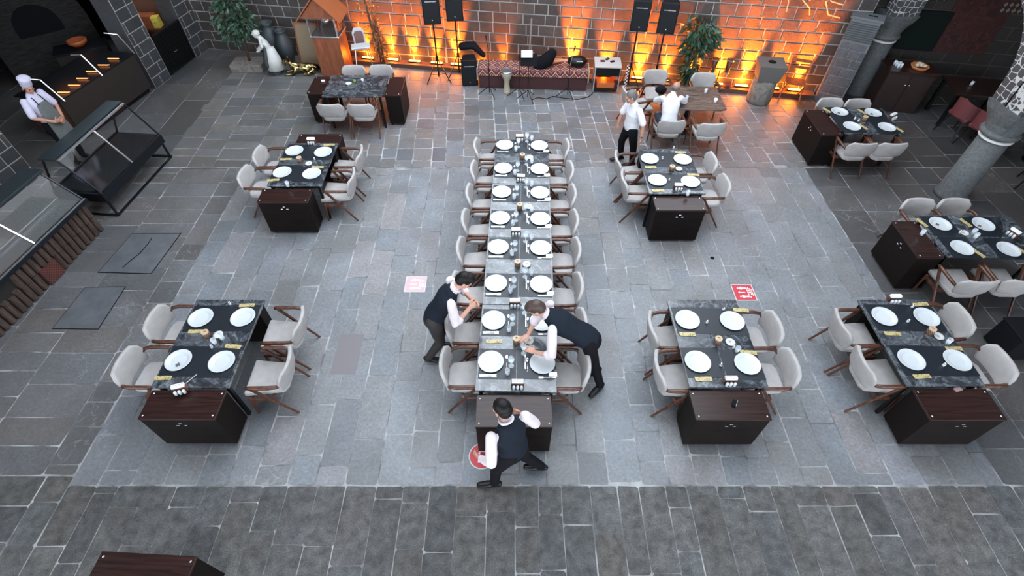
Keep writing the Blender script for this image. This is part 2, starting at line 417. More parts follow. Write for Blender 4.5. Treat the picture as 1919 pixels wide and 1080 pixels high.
# left side piers with the grill opening, chef's opening and gate between them
def pier(name, y0, y1, z1=3.1, th=.45): wall(name, (LW(y0), y0), (LW(y1), y1), 0, z1, .245, .3, .5, (.036,.038,.041), thick=th)
pier('wall_left_pier_corner', 13.1, 13.72)
pier('wall_left_pier_middle', 11.5, 12.06)
pier('wall_left_pier_chef', 5.6, 8.05)
pier('wall_left_pier_front', -1, 3.9)
wall('wall_left_upper', (LW(-1), -1), (LW(13.72), 13.72), 3.1, 9.2, .6, .8, 1.4)
# kitchen behind, its dimness put into near-black wall colour
struct('wall_kitchen_back', MB().b2(-14.2, -14, -1, 16, 0, 4), mat('shaded_brown_wall', (.006,.003,.0025), .8, spec=.1))
struct('wall_kitchen_end', MB().b2(-14.2, -9.2, 14.2, 14.4, 0, 4), mat('shaded_brown_wall'))
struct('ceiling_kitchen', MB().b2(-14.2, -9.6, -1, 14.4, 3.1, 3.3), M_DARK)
# arcade on the right: columns carry arches and a patterned spandrel
def arcade():
    a = Vector((8.1, 7.55, 0))
    segs = [((8.02, 11.36), (8.1, 7.55)), ((8.1, 7.55), (8.5, 3.95)), ((8.5, 3.95), (8.9, .4))]
    for i, (p, q) in enumerate(segs):
        p, q = Vector((*p, 0)), Vector((*q, 0)); L = (q-p).length; d = (q-p)/L; n = Vector((d.y, -d.x, 0))
        if n.x > 0: n = -n
        mb = MB(); z0 = 1.78; hw = .30; r = L/2-hw; K = 20
        prof = [(0, z0), (hw, z0)]+[(L/2-r*math.cos(PI*k/K), z0+1.45*math.sin(PI*k/K)**.8) for k in range(1, K)]+[(L-hw, z0), (L, z0)]
        for s, o in ((1, .27), (-1, -.27)):
            vs = [p+d*u+n*o+Vector((0,0,z)) for u, z in prof]+[p+d*u+n*o+Vector((0,0,3.9)) for u, z in prof]; m = len(prof)
            mb.add(vs, [((j, j+1, m+j+1, m+j) if s > 0 else (j+1, j, m+j, m+j+1)) for j in range(m-1)])
        vs = [p+d*u+n*.27+Vector((0,0,z)) for u, z in prof]+[p+d*u-n*.27+Vector((0,0,z)) for u, z in prof]; m = len(prof)
        mb.add(vs, [(j+1, j, m+j, m+j+1) for j in range(m-1)])
        tag(obj('wall_right_arcade_%d' % (i+1), mb, M_SPRING), kind='structure')
        ub = MB(); ub.beam(p+Vector((0,0,6.55)), q+Vector((0,0,6.55)), .56, 5.3); tag(obj('wall_right_upper_%d' % (i+1), ub, mat('dark_upper_stone', (.05,.05,.052), .9)), kind='structure')
arcade()
def column(x, y, label):
    t = thing('stone_column', label, 'column', (x, y, 0), .13)
    obj('shaft', MB().lathe([(.27,0),(.27,.06),(.24,.1),(.23,1.22)], 28), M_COLUMN, t, smooth=True)
    obj('neck_ring', MB().lathe([(.235,1.2),(.262,1.215),(.262,1.235),(.235,1.25)], 28), M_STATUE, t, smooth=True)
    obj('collar', MB().lathe([(.23,1.25),(.29,1.29),(.30,1.33),(.26,1.37)], 28), M_COLUMN, t, smooth=True)
    mb = MB(); rings = []; n = 24
    for z, k, r in ((1.36, 0., .25), (1.5, .35, .27), (1.66, .8, .32), (1.78, 1., .34)):
        for i in range(n):
            a = 2*PI*i/n; c, s_ = math.cos(a), math.sin(a); q = 1/max(abs(c), abs(s_)); f = r*(1-k)+r*q*k*.92
            rings.append((c*f, s_*f, z))
    mb.add(rings, [(j*n+i, j*n+(i+1) % n, (j+1)*n+(i+1) % n, (j+1)*n+i) for j in range(3) for i in range(n)]+[tuple(range(3*n, 4*n)), tuple(reversed(range(n)))])
    obj('capital', mb, M_COLUMN, t)
    return t
column(8.1, 7.55, 'grey stone column with white neck ring at the right edge, behind the table')
column(8.02, 11.36, 'grey stone column in the dark corner behind the vented stone pier')
column(8.5, 3.95, 'grey stone column of the right arcade nearest the camera, outside the photo')
# gallery behind the arcade; its shade is put into darkened wall colours
wall('wall_right_gallery', (7.2, 11.62), (11.4, 10.85), 0, 4.2, .26, .3, .6, (.014,.012,.011), mort=mat('shaded_mortar', (.055,.042,.035), .9))
wall('wall_right_far', (11.3, 10.9), (12.2, -1), 0, 4.2, .26, .3, .6, (.014,.012,.011), mort=mat('shaded_mortar'))
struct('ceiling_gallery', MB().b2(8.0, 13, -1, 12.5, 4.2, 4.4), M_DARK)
# unseen slabs added for light: front bounce slab, roof and eaves narrowing the sky
struct('ceiling_bounce_front', MB().b2(-10, 10, -6, -1.2, 4.3, 4.5), mat('plaster_grey', (.12,.12,.12), .8))
struct('ceiling_skyblock_front', MB().b2(-10, 10, -6, 1.9, 7.6, 7.8), mat('plaster_grey'))
struct('ceiling_skyblock_left', MB().b2(-8.7, -4.8, 1.9, 12.9, 7.6, 7.8), mat('plaster_grey'))
struct('ceiling_skyblock_right', MB().b2(5.1, 8.0, 1.9, 11.2, 7.6, 7.8), mat('plaster_grey'))

# ------------------------------------------------------------------ amber wash lights at the foot of the back wall
fn, L = wall_fn((-4.1, BW(-4.1)), (6.95, BW(6.95)))
mb = MB(); a = [fn(0,0,.0), fn(L,0,.0), fn(L,0,.24), fn(0,0,.24)]
mb.add(a+[p+Vector((0,0,.10)) for p in a], [(0,1,2,3),(7,6,5,4),(1,0,4,5),(2,1,5,6),(3,2,6,7),(0,3,7,4)])
struct('trim_1', mb, M_LEDGE)
ang = math.atan(-.16)
lamp_x = [(-3.62,.6),(-2.98,.5),(-2.42,.7),(-1.86,.5),(-1.36,.9),(-.72,.0),(-.22,.12),(1.42,1.9),(2.2,.6),(2.98,1.1),(3.58,.5),(4.2,.6),(4.78,.9),(5.34,1.6),(6.02,.8),(6.5,1.4)]
def make_uplight():
    t = thing('wall_washer', '', 'lamp')
    obj('housing', MB().b2(-.15,.15,-.035,.035,0,.035), M_BLACKM, t, bevel=.004)
    obj('lens', MB().b2(-.14,.14,-.028,.028,.035,.05), M_LAMP, t)
    return t
near = {0:'leftmost, by the white high chair',1:'second from left, right of the ochre shrub',2:'third from left, behind a thin stand',3:'fourth from left, behind the tripod speaker',4:'fifth from left, beside the black floor speaker',5:'just left of the drum behind the bench',6:'behind the music stand and bench',7:'at the right end of the kilim bench',8:'behind the wheeled rack',9:'under the right speaker pair',10:'left of the tall potted plant',11:'right of the tall potted plant',12:'behind the small double drums',13:'left of the round stone mill',14:'right of the round stone mill',15:'behind the folding chair, rightmost'}
for i, (x, s) in enumerate(lamp_x):
    y = BW(x)-.10
    place('uplight', make_uplight, (x, y, .10), ang, 'glowing amber wall washer lamp, '+near[i], 'amber lamps along the back wall foot')
    ld = bpy.data.lights.new('amber_spot', 'SPOT'); ld.energy = 2700*s+60; ld.color = (1,.175,.008); ld.spot_size = math.radians(46 if s < 1.2 else 38); ld.spot_blend = .8; ld.shadow_soft_size = .035
    lo = bpy.data.objects.new('amber_spot', ld); COL.objects.link(lo); lo.location = (x, y-.02, .17)
    lo.rotation_euler = (Vector((.16*.10, .16, 1.))*-1).to_track_quat('Z', 'Y').to_euler()
    ld = bpy.data.lights.new('amber_glow', 'POINT'); ld.energy = (22 if x < -.9 or x > 1 else 14)*(1+.7*(s > 1)); ld.color = (1,.23,.008); ld.shadow_soft_size = .06
    lo = bpy.data.objects.new('amber_glow', ld); COL.objects.link(lo); lo.location = (x, y+.0, .24)

# ------------------------------------------------------------------ daylight through the open court roof
w = bpy.data.worlds.new('world'); SC.world = w; w.use_nodes = True
w.node_tree.nodes['Background'].inputs[0].default_value = (.82,.905,1.,1); w.node_tree.nodes['Background'].inputs[1].default_value = 5.5
SC.view_settings.view_transform = 'Standard'; SC.view_settings.look = 'None'; SC.view_settings.exposure = 0.; SC.view_settings.gamma = 1.

# ------------------------------------------------------------------ chair
def make_chair():
    t = thing('dining_chair', '', 'chair')
    # seat cushion, slightly narrower at the back
    mb = MB(); mb.prism([(-.25,.27),(-.20,-.21),(-.12,-.25),(.12,-.25),(.20,-.21),(.25,.27)][::-1], .385, .455)
    obj('seat', mb, M_CREAM, t, bevel=.022)
    # curved backrest shell with clipped upper corners
    mb = MB(); K = 16; rows = [(.50,.245),(.56,.268),(.66,.285),(.73,.275),(.80,.215)]
    def P(u, z, w, o):
        a = u*w/.26; x = a*1.0*.26; y = -.31+.16*(abs(a)**2.2)*.36-(z-.6)*.16
        nx = a*.5; l = math.hypot(nx, 1)
        return (x*.99+o*nx/l*-1, y+o/l, z)
    for o in (0., .045):
        for z, w_ in rows: mb.v += [P(-1+2*k/K, z, w_, o) for k in range(K+1)]
    n = K+1; R = len(rows); fs = []
    for j in range(R-1):
        for k in range(K):
            a = j*n+k; fs.append((a, a+1, a+n+1, a+n)); b = a+R*n; fs.append((b+1, b, b+n, b+n+1))
    for k in range(K):
        fs.append((k+1, k, k+R*n, k+1+R*n)); a = (R-1)*n+k; fs.append((a, a+1, a+1+R*n, a+R*n))
    for j in range(R-1):
        a = j*n; fs.append((a, a+n, a+n+R*n, a+R*n)); a += K; fs.append((a+n, a, a+R*n, a+n+R*n))
    mb.f += fs; mb.mi += [0]*len(fs)
    o = obj('backrest', mb, M_CREAM, t, smooth=True)
    b = o.modifiers.new('bevel', 'BEVEL'); b.width = .014; b.segments = 2; b.limit_method = 'ANGLE'; b.angle_limit = math.radians(50)
    for s in (-1, 1):
        am = MB(); am.tube([(s*.235,-.235,.615),(s*.275,-.205,.645),(s*.29,-.12,.655),(s*.29,.10,.655),(s*.285,.155,.648)], [.016,.024,.026,.026,.02], 8)
        obj('armrest', am, M_WALNUT, t, smooth=True)
        obj('leg', MB().beam((s*.285,.12,.64), (s*.27,-.28,0), .030, .040, (0,1,0), .022, .024), M_WALNUT, t, bevel=.005)
        obj('leg', MB().beam((s*.265,.21,.385), (s*.265,.235,0), .030, .038, (0,1,0), .022, .022), M_WALNUT, t, bevel=.005)
        obj('side_rail', MB().beam((s*.27,-.08,.345), (s*.266,.22,.345), .026, .045), M_WALNUT, t, bevel=.004)
    fr = MB(); fr.beam((-.27,.20,.36), (.27,.20,.36), .03, .045); fr.beam((-.27,-.07,.36), (.27,-.07,.36), .03, .045)
    obj('seat_frame', fr, M_WALNUT, t)
    return t
def chair(x, y, rz, label, group=None):
    return place('chair', make_chair, (x, y, 0), rz+random.uniform(-.02, .02), label, group)

# ------------------------------------------------------------------ cabinets and marble tables
def cabinet(x0, x1, y0, y1, label, front='-y', h=.70, knobs=True, rz=0., bolts=True):
    cx, cy = (x0+x1)/2, (y0+y1)/2
    t = thing('storage_cabinet', label, 'cabinet', (cx, cy, 0), rz, 'dark wood cabinets at the table ends')
    a, b = (x1-x0)/2, (y1-y0)/2
    obj('body', MB().b2(-a+.006,a-.006,-b+.006,b-.006,.05,h-.028), M_DARKWOOD, t, bevel=.004)
    obj('top_panel', MB().b2(-a,a,-b,b,h-.028,h), M_TOPWOOD, t, bevel=.003)
    if bolts:
        for sx in (-1, 1):
            for sy in (-1, 1): obj('bolt', MB().lathe([(.0,h+.006),(.009,h+.005),(.012,h)][::-1], 12, (sx*(a-.04), sy*(b-.045), 0)), M_STEEL, t, smooth=True)
    for sx in (-1, 1):
        for sy in (-1, 1): obj('caster', MB().tube([(sx*(a-.05)-.012, sy*(b-.05), .025), (sx*(a-.05)+.012, sy*(b-.05), .025)], .025, 12), M_BLACKM, t)
    if knobs:
        for u, z in ((.0,.60),(-.045,.555),(.045,.555)):
            if front == '-y': c, d = (u, -b-.003, z), (.036,.012,.016)
            elif front == '-x': c, d = (-a-.003, u, z), (.012,.036,.018)
            obj('pull', MB().box(c, d), M_STEEL, t, bevel=.003)
    return t
def table(x0, x1, y0, y1, label, z=.75, rz=0., legs='box', at=None, group='marble topped dining tables'):
    cx, cy = ((x0+x1)/2, (y0+y1)/2) if at is None else at
    t = thing('dining_table', label, 'table', (cx, cy, 0), rz, group)
    a, b = (x1-x0)/2, (y1-y0)/2
    obj('tabletop', MB().b2(-a,a,-b,b,z-.03,z), M_MARBLE, t, bevel=.003)
    if legs == 'box':
        obj('pedestal', MB().b2(-a+.05,a-.05,b-.17,b-.01,.03,z-.03), M_DARKWOOD, t, bevel=.004)
        obj('apron', MB().b2(-a+.06,a-.06,-b+.02,b-.17,z-.07,z-.03), M_BLACKM, t)
        for s in (-1, 1): obj('leg', MB().b2(s*(a-.06)-.02, s*(a-.06)+.02, -b+.03, -b+.07, 0, z-.03), M_BLACKM, t)
    else:
        obj('apron', MB().b2(-a+.05,a-.05,-b+.05,b-.05,z-.06,z-.03), M_BLACKM, t)
        for sx in (-1, 1):
            for sy in (-1, 1): obj('leg', MB().b2(sx*(a-.07)-.02, sx*(a-.07)+.02, sy*(b-.07)-.02, sy*(b-.07)+.02, 0, z-.03), M_BLACKM, t)
    return t

# ------------------------------------------------------------------ tableware
def make_plate():
    mb = MB().lathe([(0,.004),(.085,.004),(.10,.006),(.112,.016),(.148,.021),(.155,.023),(.155,.019),(.11,.008),(.09,.0),(0,0)], 40)
    return tag(obj('dinner_plate', mb, M_PLATE, smooth=True), '', 'plate')
def make_mat():
    return tag(obj('placemat', MB().b2(-.225,.225,-.215,.215,0,.003), M_MATT), '', 'placemat')
def make_knife():
    mb = MB().prism([(-.105,-.008),(-.02,-.009),(.0,-.006),(.09,-.009),(.105,-.002),(.09,.007),(.0,.006),(-.02,.008),(-.105,.007)], 0, .004)
    return tag(obj('table_knife', mb, M_STEEL, bevel=.001), '', 'cutlery')
def make_fork():
    mb = MB().prism([(-.10,-.006),(.04,-.003),(.055,-.011),(.06,-.011),(.06,.011),(.055,.011),(.04,.003),(-.10,.006)], .001, .004)
    for i in range(4): mb.b2(.058,.10,-.011+i*.0062,-.008+i*.0062,.001,.004)
    return tag(obj('table_fork', mb, M_STEEL), '', 'cutlery')
def make_spoon():
    mb = MB().beam((-.10,0,.003),(.05,0,.003),.012,.003,(0,0,1),.006,.003); mb.ell((.075,0,.006),(.032,.02,.006))
    return tag(obj('table_spoon', mb, M_STEEL, smooth=True), '', 'cutlery')
def make_wine():
    mb = MB().lathe([(0,0),(.034,0),(.034,.003),(.005,.008),(.004,.075),(.012,.085),(.034,.11),(.038,.14),(.030,.175),(.0285,.175),(.036,.14),(.032,.112),(.010,.09),(0,.088)], 20)
    return tag(obj('wine_glass', mb, M_TGLASS, smooth=True), '', 'glass')
def make_tumbler():
    mb = MB().lathe([(0,0),(.026,0),(.031,.09),(.0295,.09),(.025,.008),(0,.008)], 18)
    return tag(obj('water_glass', mb, M_TGLASS, smooth=True), '', 'glass')
def make_holder():
    t = thing('napkin_holder', '', 'napkin holder')
    obj('box', MB().b2(-.075,.075,-.03,.03,0,.075), M_BEIGE if False else M_WALNUT, t, bevel=.003)
    nb = MB()
    for k in range(5): nb.b2(-.068,.068,-.024+k*.010,-.018+k*.010,.06,.105+.004*(k % 2))
    obj('napkins', nb, M_WHITE, t)
    for k in (-1, 0, 1): obj('shaker', MB().lathe([(0,0),(.018,0),(.018,.045),(.013,.06),(0,.064)], 12, (k*.045,-.052,0)), M_PLATE, t, smooth=True)
    return t
def make_cup():
    t = thing('wicker_candle_cup', '', 'candle holder')
    obj('cup', MB().lathe([(0,0),(.042,0),(.044,.085),(.036,.09),(.034,.02),(0,.02)], 22), M_WEAVE, t, smooth=True)
    obj('wooden_ring', MB().lathe([(.018,.09),(.044,.088),(.044,.102),(.018,.102),(.018,.09)], 22), M_BEIGE, t)
    return t
def make_ashtray():
    mb = MB().lathe([(0,.004),(.014,.004),(.018,.022),(.055,.026),(.060,.020),(.045,.0),(0,0)], 26)
    o = tag(obj('ring_saucer', mb, M_STATUE, smooth=True), '', 'saucer'); return o
def make_sachet():
    return tag(obj('gold_sachet', MB().prism([(-.10,-.028),(-.03,-.03),(.04,-.027),(.10,-.03),(.10,.028),(.02,.03),(-.05,.027),(-.10,.03)], 0, .006), M_GOLD, bevel=.002), '', 'sachet')
def make_shaker():
    t = thing('salt_shaker', '', 'shaker')
    obj('glass_body', MB().lathe([(0,0),(.017,0),(.015,.045)], 12), M_PLATE, t, smooth=True)
    obj('cap', MB().lathe([(.0155,.045),(.013,.058),(0,.06)], 12), M_STEEL, t, smooth=True)
    return t
def make_folded():
    return tag(obj('folded_napkin', MB().b2(-.05,.05,-.03,.03,0,.008), M_WHITE, bevel=.002), '', 'napkin')
def make_leafsprig():
    mb = MB()
    for k in range(4): mb.ell((.016*math.cos(k*PI/2), .016*math.sin(k*PI/2), .004), (.012,.012,.003))
    return tag(obj('garnish_sprig', mb, M_HAIRG, smooth=True), '', 'garnish')
def put(kind, px, py, z, rz, label, group, dz=0.):
    mk = {'plate': make_plate, 'sachet': make_sachet, 'holder': make_holder, 'cup': make_cup, 'ashtray': make_ashtray, 'shaker': make_shaker, 'wine': make_wine, 'tumbler': make_tumbler, 'sprig': make_leafsprig, 'napkin': make_folded}[kind]
    p = un(px, py, z); return place(kind, mk, (p.x, p.y, z+dz), rz, label, group)

TZ = .75
def setting(x, y, where, table_name, rz=0., mat_off=(0,0)):
    place('mat', make_mat, (x+mat_off[0], y+mat_off[1], TZ), rz, 'black placemat at the %s place of %s' % (where, table_name), 'black placemats')
    place('plate', make_plate, (x, y, TZ+.003), 0, 'white dinner plate at the %s place of %s' % (where, table_name), 'white dinner plates')

# four-seat tables; name, marble rect, cabinet rects, seat columns
def four(name, xs, ys, plates, swap=False, moff=.06):
    for (wx, wy), (px, py) in zip((('left','far'),('right','far'),('left','near'),('right','near')), plates):
        off = (0, 0)
        if not swap: off = (moff if wx == 'left' else -moff, 0)
        else: off = (0, -moff if wy == 'far' else moff)
        setting(px, py, wy+' '+wx, name, 0. if not swap else PI/2, off)

# A
A_ = 'the front left table'
table(-4.21,-3.30,3.06,4.39,'marble topped table for four at the front left, set with plates')
cabinet(-4.21,-3.34,2.68,3.05,'dark cabinet joined to the near end of the front left table')
four(A_, 0, 0, [(-4.02,4.07),(-3.48,4.08),(-4.03,3.42),(-3.50,3.40)])
# C
C_ = 'the front centre right table'
table(2.07,2.99,3.06,4.39,'marble topped table for four in front, just right of the long table')
cabinet(2.07,2.92,2.67,3.05,'dark cabinet at the near end of the front centre right table')
four(C_, 0, 0, [(2.26,4.04),(2.83,4.02),(2.24,3.40),(2.83,3.37)])
# D
D_ = 'the front right corner table'
table(4.62,5.53,3.08,4.39,'marble topped table for four in the front right corner of the court')
cabinet(4.70,5.56,2.67,3.07,'dark cabinet at the near end of the front right corner table')
four(D_, 0, 0, [(4.82,4.09),(5.36,4.08),(4.83,3.43),(5.38,3.42)])
# E
E_ = 'the mid left table'
table(-4.05,-3.15,6.84,8.09,'marble topped table for four at mid left, cabinets at both ends')
cabinet(-4.12,-3.30,6.48,6.83,'dark cabinet at the near end of the mid left table')
cabinet(-3.96,-3.16,8.10,8.46,'dark cabinet at the far end of the mid left table', knobs=False)
four(E_, 0, 0, [(-3.86,7.82),(-3.34,7.78),(-3.89,7.19),(-3.38,7.15)])
# F
F_ = 'the mid right table'
table(2.23,3.15,6.64,7.90,'marble topped table for four at mid right, beside the walking man')
cabinet(2.29,3.09,6.28,6.63,'dark cabinet at the near end of the mid right table')
four(F_, 0, 0, [(2.40,7.58),(2.97,7.56),(2.42,6.97),(2.96,6.93)])
# G
table(-3.86,-2.63,9.76,10.65,'bare marble table with cabinets on both sides, in front of the wooden kiosk', legs='four')
cabinet(-4.24,-3.87,9.98,10.70,'dark cabinet on the left side of the bare marble table', knobs=False)
cabinet(-2.62,-2.29,9.90,10.68,'dark cabinet on the right side of the bare marble table', knobs=False)
# I
I_ = 'the far right table'
table(6.18,7.28,8.40,9.30,'marble topped table for four at far right, before the vented stone pier', legs='four')
cabinet(5.78,6.17,8.42,9.32,'dark cabinet on the left end of the far right table, by the stone pier', front='-x')
four(I_, 0, 0, [(6.37,9.14),(7.00,9.10),(6.38,8.62),(7.02,8.59)], True, .03)
# J
J_ = 'the right edge table'
table(6.28,7.72,5.20,6.10,'marble topped table for four at the right edge, below the round column', legs='four')
cabinet(5.90,6.27,5.22,6.02,'dark cabinet on the left end of the right edge table below the column', front='-x')
four(J_, 0, 0, [(6.53,5.88),(7.18,5.87),(6.56,5.36),(7.22,5.33)], True, .03)
# K
t = cabinet(-3.90,-2.98,.85,1.30,'dark cabinet cut off by the bottom edge of the photo', knobs=False, rz=-.05)

# long table: four marble tables in a row and a cabinet
RZ = -.027
def LP(u, v): return (.045+.027*(v-3.0)+u, v)
ordn = ['nearest the brown cabinet', 'second from the brown cabinet', 'third from the brown cabinet', 'farthest from the brown cabinet']
for i in range(4):
    v0 = 3.0+i*1.2975
    x, y = LP(0, v0+.649)
    table(-.475,.475,v0,v0+1.29, 'marble table of the long central row, '+ordn[i], rz=RZ, at=(x, y), legs='four' if i else 'box', group='marble tables of the long row')
cabinet(-.41,.455,2.585,2.985,'brown topped cabinet at the near end of the long table, by the walking waiter', knobs=False)
rowY = [3.40,4.03,4.67,5.38,6.02,6.66,7.30,8.00]
ORD = ['first','second','third','fourth','fifth','sixth','seventh','eighth']
for i, y in enumerate(rowY):
    for side, s in (('left', -1), ('right', 1)):
        x, yy = LP(s*.31, y-.02*(s > 0)); mx, my = LP(s*.228, y-.02)
        where = '%s row %s side' % (ORD[i], side)
        tn = 'the long table'
        place('mat', make_mat, (mx, my, TZ), RZ, 'black placemat, %s of %s' % (where, tn), 'black placemats')
        place('plate', make_plate, (x, yy, TZ+.003), 0, 'white dinner plate, %s of %s' % (where, tn), 'white dinner plates')
        g = 'cutlery on the long table'; zz = TZ+.003
        if s < 0:
            place('knife', make_knife, (x-.03, yy-.175, zz), .02, 'steel knife lying below the plate, %s of %s' % (where, 'the long table'), g)
            place('fork', make_fork, (x-.03, yy-.197, zz), .0, 'steel fork lying below the plate, %s of %s' % (where, 'the long table'), g)
            place('spoon', make_spoon, (x+.19, yy+.0, zz), PI/2, 'steel spoon upright beside the plate, %s of %s' % (where, 'the long table'), g)
            place('wine', make_wine, (x+.245, yy-.05, zz), 0, 'empty wine glass beside the plate, %s of %s' % (where, 'the long table'), 'glasses on the long table')
            place('tumbler', make_tumbler, (x+.20, yy-.16, zz), 0, 'small water glass beside the plate, %s of %s' % (where, 'the long table'), 'glasses on the long table')
        else:
            place('knife', make_knife, (x-.205, yy+.03, zz), PI/2, 'steel knife upright beside the plate, %s of %s' % (where, 'the long table'), g)
            place('spoon', make_spoon, (x-.18, yy-.02, zz), PI/2, 'steel spoon upright beside the plate, %s of %s' % (where, 'the long table'), g)
            place('fork', make_fork, (x+.05, yy-.193, zz), PI, 'steel fork lying below the plate, %s of %s' % (where, 'the long table'), g)
            place('napkin', make_folded, (x+.12, yy-.15, zz), 0, 'folded white napkin under the plate rim, %s of %s' % (where, 'the long table'), 'folded napkins on the long table')
            place('wine', make_wine, (x-.22, yy+.15, zz), 0, 'empty wine glass beyond the plate, %s of %s' % (where, 'the long table'), 'glasses on the long table')
            place('tumbler', make_tumbler, (x-.13, yy+.19, zz), 0, 'small water glass beyond the plate, %s of %s' % (where, 'the long table'), 'glasses on the long table')
cg = 'cream armchairs along the long table'
leftb = [-.85,-.84,-.82,-.79,-.76,-.73,-.69,-.67]; rightb = [.92,.94,.95,.98,1.0,1.02,1.03,1.01]
for i, y in enumerate(rowY):
    chair(leftb[i]+.31, y, -PI/2, 'cream armchair on the left of the long table, %s from the brown cabinet' % ORD[i], cg)
    chair(rightb[i]-.31, y-.02, PI/2, 'cream armchair on the right of the long table, %s from the brown cabinet' % ORD[i], cg)
def side_chairs(name, lx, ly, rx, ry):
    for k, w in ((0, 'far'), (1, 'near')):
        chair(lx[k], ly[k], -PI/2, 'cream armchair at the %s left seat of %s' % (w, name), 'cream armchairs')
        chair(rx[k], ry[k], PI/2, 'cream armchair at the %s right seat of %s' % (w, name), 'cream armchairs')
side_chairs(A_, (-4.36,-4.42), (4.06,3.40), (-3.03,-3.01), (4.04,3.39))
side_chairs(C_, (2.08,2.05), (3.96,3.35), (3.10,3.10), (3.96,3.38))
side_chairs(D_, (4.52,4.55), (4.00,3.41), (5.58,5.68), (4.10,3.42))
side_chairs(E_, (-4.22,-4.27), (7.77,7.17), (-2.98,-2.98), (7.77,7.09))
side_chairs(F_, (2.13,2.16), (7.60,7.04), (3.22,3.27), (7.56,6.92))
def end_chairs(name, pts):
    for (x, y, far), w in zip(pts, ('far left','far right','near left','near right')):
        chair(x, y, PI if far else 0, 'cream armchair at the %s seat of %s' % (w, name), 'cream armchairs')
end_chairs('the bare marble table', [(-3.46,10.70,1),(-2.87,10.72,1),(-3.62,9.66,0),(-3.02,9.66,0)])
end_chairs(I_, [(6.38,9.30,1),(6.92,9.26,1),(6.36,8.30,0),(6.90,8.30,0)])
end_chairs(J_, [(6.50,6.14,1),(7.07,6.14,1),(6.46,4.97,0),(7.10,4.98,0)])
end_chairs('the wooden table with the seated man', [(3.10,10.50,1),(4.10,10.36,1),(3.06,9.06,0),(3.80,8.96,0)])

# ---- small things on the tables, standing on the marble (level .75) ----
gs = 'gold printed sachets'
def sach(lst, tn):
    for (px, py, r), w in zip(lst, ('far left','far right','near left','near right')):
        p = un(px, py, TZ); place('sachet', make_sachet, (p.x, p.y, TZ+.004), r, 'gold printed sachet beside the %s plate of %s' % (w, tn), gs)
sach([(368,622,0),(463,573,.05),(306,709,0),(437,650,-.1)], A_)
sach([(1288,627,-.05),(1388,582,-.08),(1318,711,.03),(1402,661,-.1)], C_)
sach([(1672,626,-.05),(1725,571,.1),(1727,706,.05),(1787,654,0)], D_)
sach([(536,299,.05),(617,272,.05),(512,338,.1),(596,314,-.05)], E_)
sach([(1219,314,0),(1275,286,-.08),(1233,358,0),(1299,328,-.1)], F_)
sach([(1549,207,-1.2),(1615,210,-1.2),(1617,238,-1.2),(1684,243,-1.2)], I_)
sach([(1727,418,-1.25),(1809,418,-1.25),(1833,475,-1.2),(1913,470,-1.2)], J_)
p = un(926,640,TZ); place('sachet', make_sachet, (p.x, p.y, TZ), .03, 'gold printed sachet on the long table, below the second left plate', gs)
hg = 'napkin holders'
for px, py, r, l in ((340,731,.3,'white napkin holder box at the near edge of the front left table'), (1366,716,0,'napkin holder with white napkins at the near edge of the front centre right table'),
        (1672,563,0,'napkin holder with white napkins at the far edge of the front right corner table'), (585,268,0,'napkin holder at the far edge of the mid left table'),
        (1270,354,0,'napkin holder at the near edge of the mid right table'), (1670,222,.5,'crumpled white napkins in a holder on the far right table'), (1896,441,-1.2,'napkin holder with white napkins on the right edge table'),
        (970,722,0,'napkin holder on the long table beside its brown cabinet'), (965,571,0,'napkin holder on the long table beside the bending waiter\'s head'),
        (967,438,0,'napkin holder at the middle of the long table'), (976,337,-.1,'napkin holder on the long table, second from its far end'), (974,262,0,'napkin holder at the far end of the long table')):
    put('holder', px, py, TZ, r, l, hg)
kg = 'wicker candle cups'
for px, py, l in ((390,628,'the front left table'), (1343,640,'the front centre right table'), (1740,622,'the front right corner table'), (563,301,'the mid left table'), (1258,317,'the mid right table'), (1618,224,'the far right table by the pier'),
        (968,640,'the long table, in the waiter\'s hand'), (970,496,'the long table, middle of the row'), (974,389,'the long table, second from its far end'), (979,295,'the long table, nearest its far end')):
    put('cup', px, py+3, TZ, 0, 'brown wicker cup with pale wooden ring on '+l, kg)
ag = 'ring shaped saucers'
for px, py, l in ((410,629,'the front left table'), (1368,643,'the front centre right table'), (1758,632,'the front right corner table'), (579,308,'the mid left table'), (1272,318,'the mid right table'), (1806,438,'the right edge table'),
        (991,640,'the long table, beside the waiter\'s lower hand'), (987,497,'the long table, middle of the row'), (991,389,'the long table, second from its far end'), (993,296,'the long table, nearest its far end')):
    put('ashtray', px, py, TZ, 0, 'small white ring saucer on '+l, ag)
sg = 'salt and pepper shakers'
for px, py, l in ((432,571,'beside the far right plate of the front left table'), (398,652,'mid front left table, left of the gold sachet'), (1324,606,'between the far plates of the front centre right table'),
        (1350,686,'between the near plates of the front centre right table'), (1355,582,'at the far edge of the front centre right table'), (1374,653,'beside the white ring saucer of the front centre right table'),
        (1700,604,'between the far plates of the front right corner table'), (1767,686,'between the near plates of the front right corner table'), (1708,577,'at the far edge of the front right corner table'),
        (1241,299,'between the far plates of the mid right table'), (1254,339,'between the near plates of the mid right table'), (1262,279,'at the far edge of the mid right table'),
        (1601,224,'left of the wicker cup on the far right table'), (1608,228,'just right of another shaker on the far right table'), (1798,437,'left of the glassware on the right edge table'), (590,300,'right of the cup on the mid left table')):
    put('shaker', px, py, TZ, 0, 'small salt shaker '+l, sg)
gg = 'empty glasses on small tables'
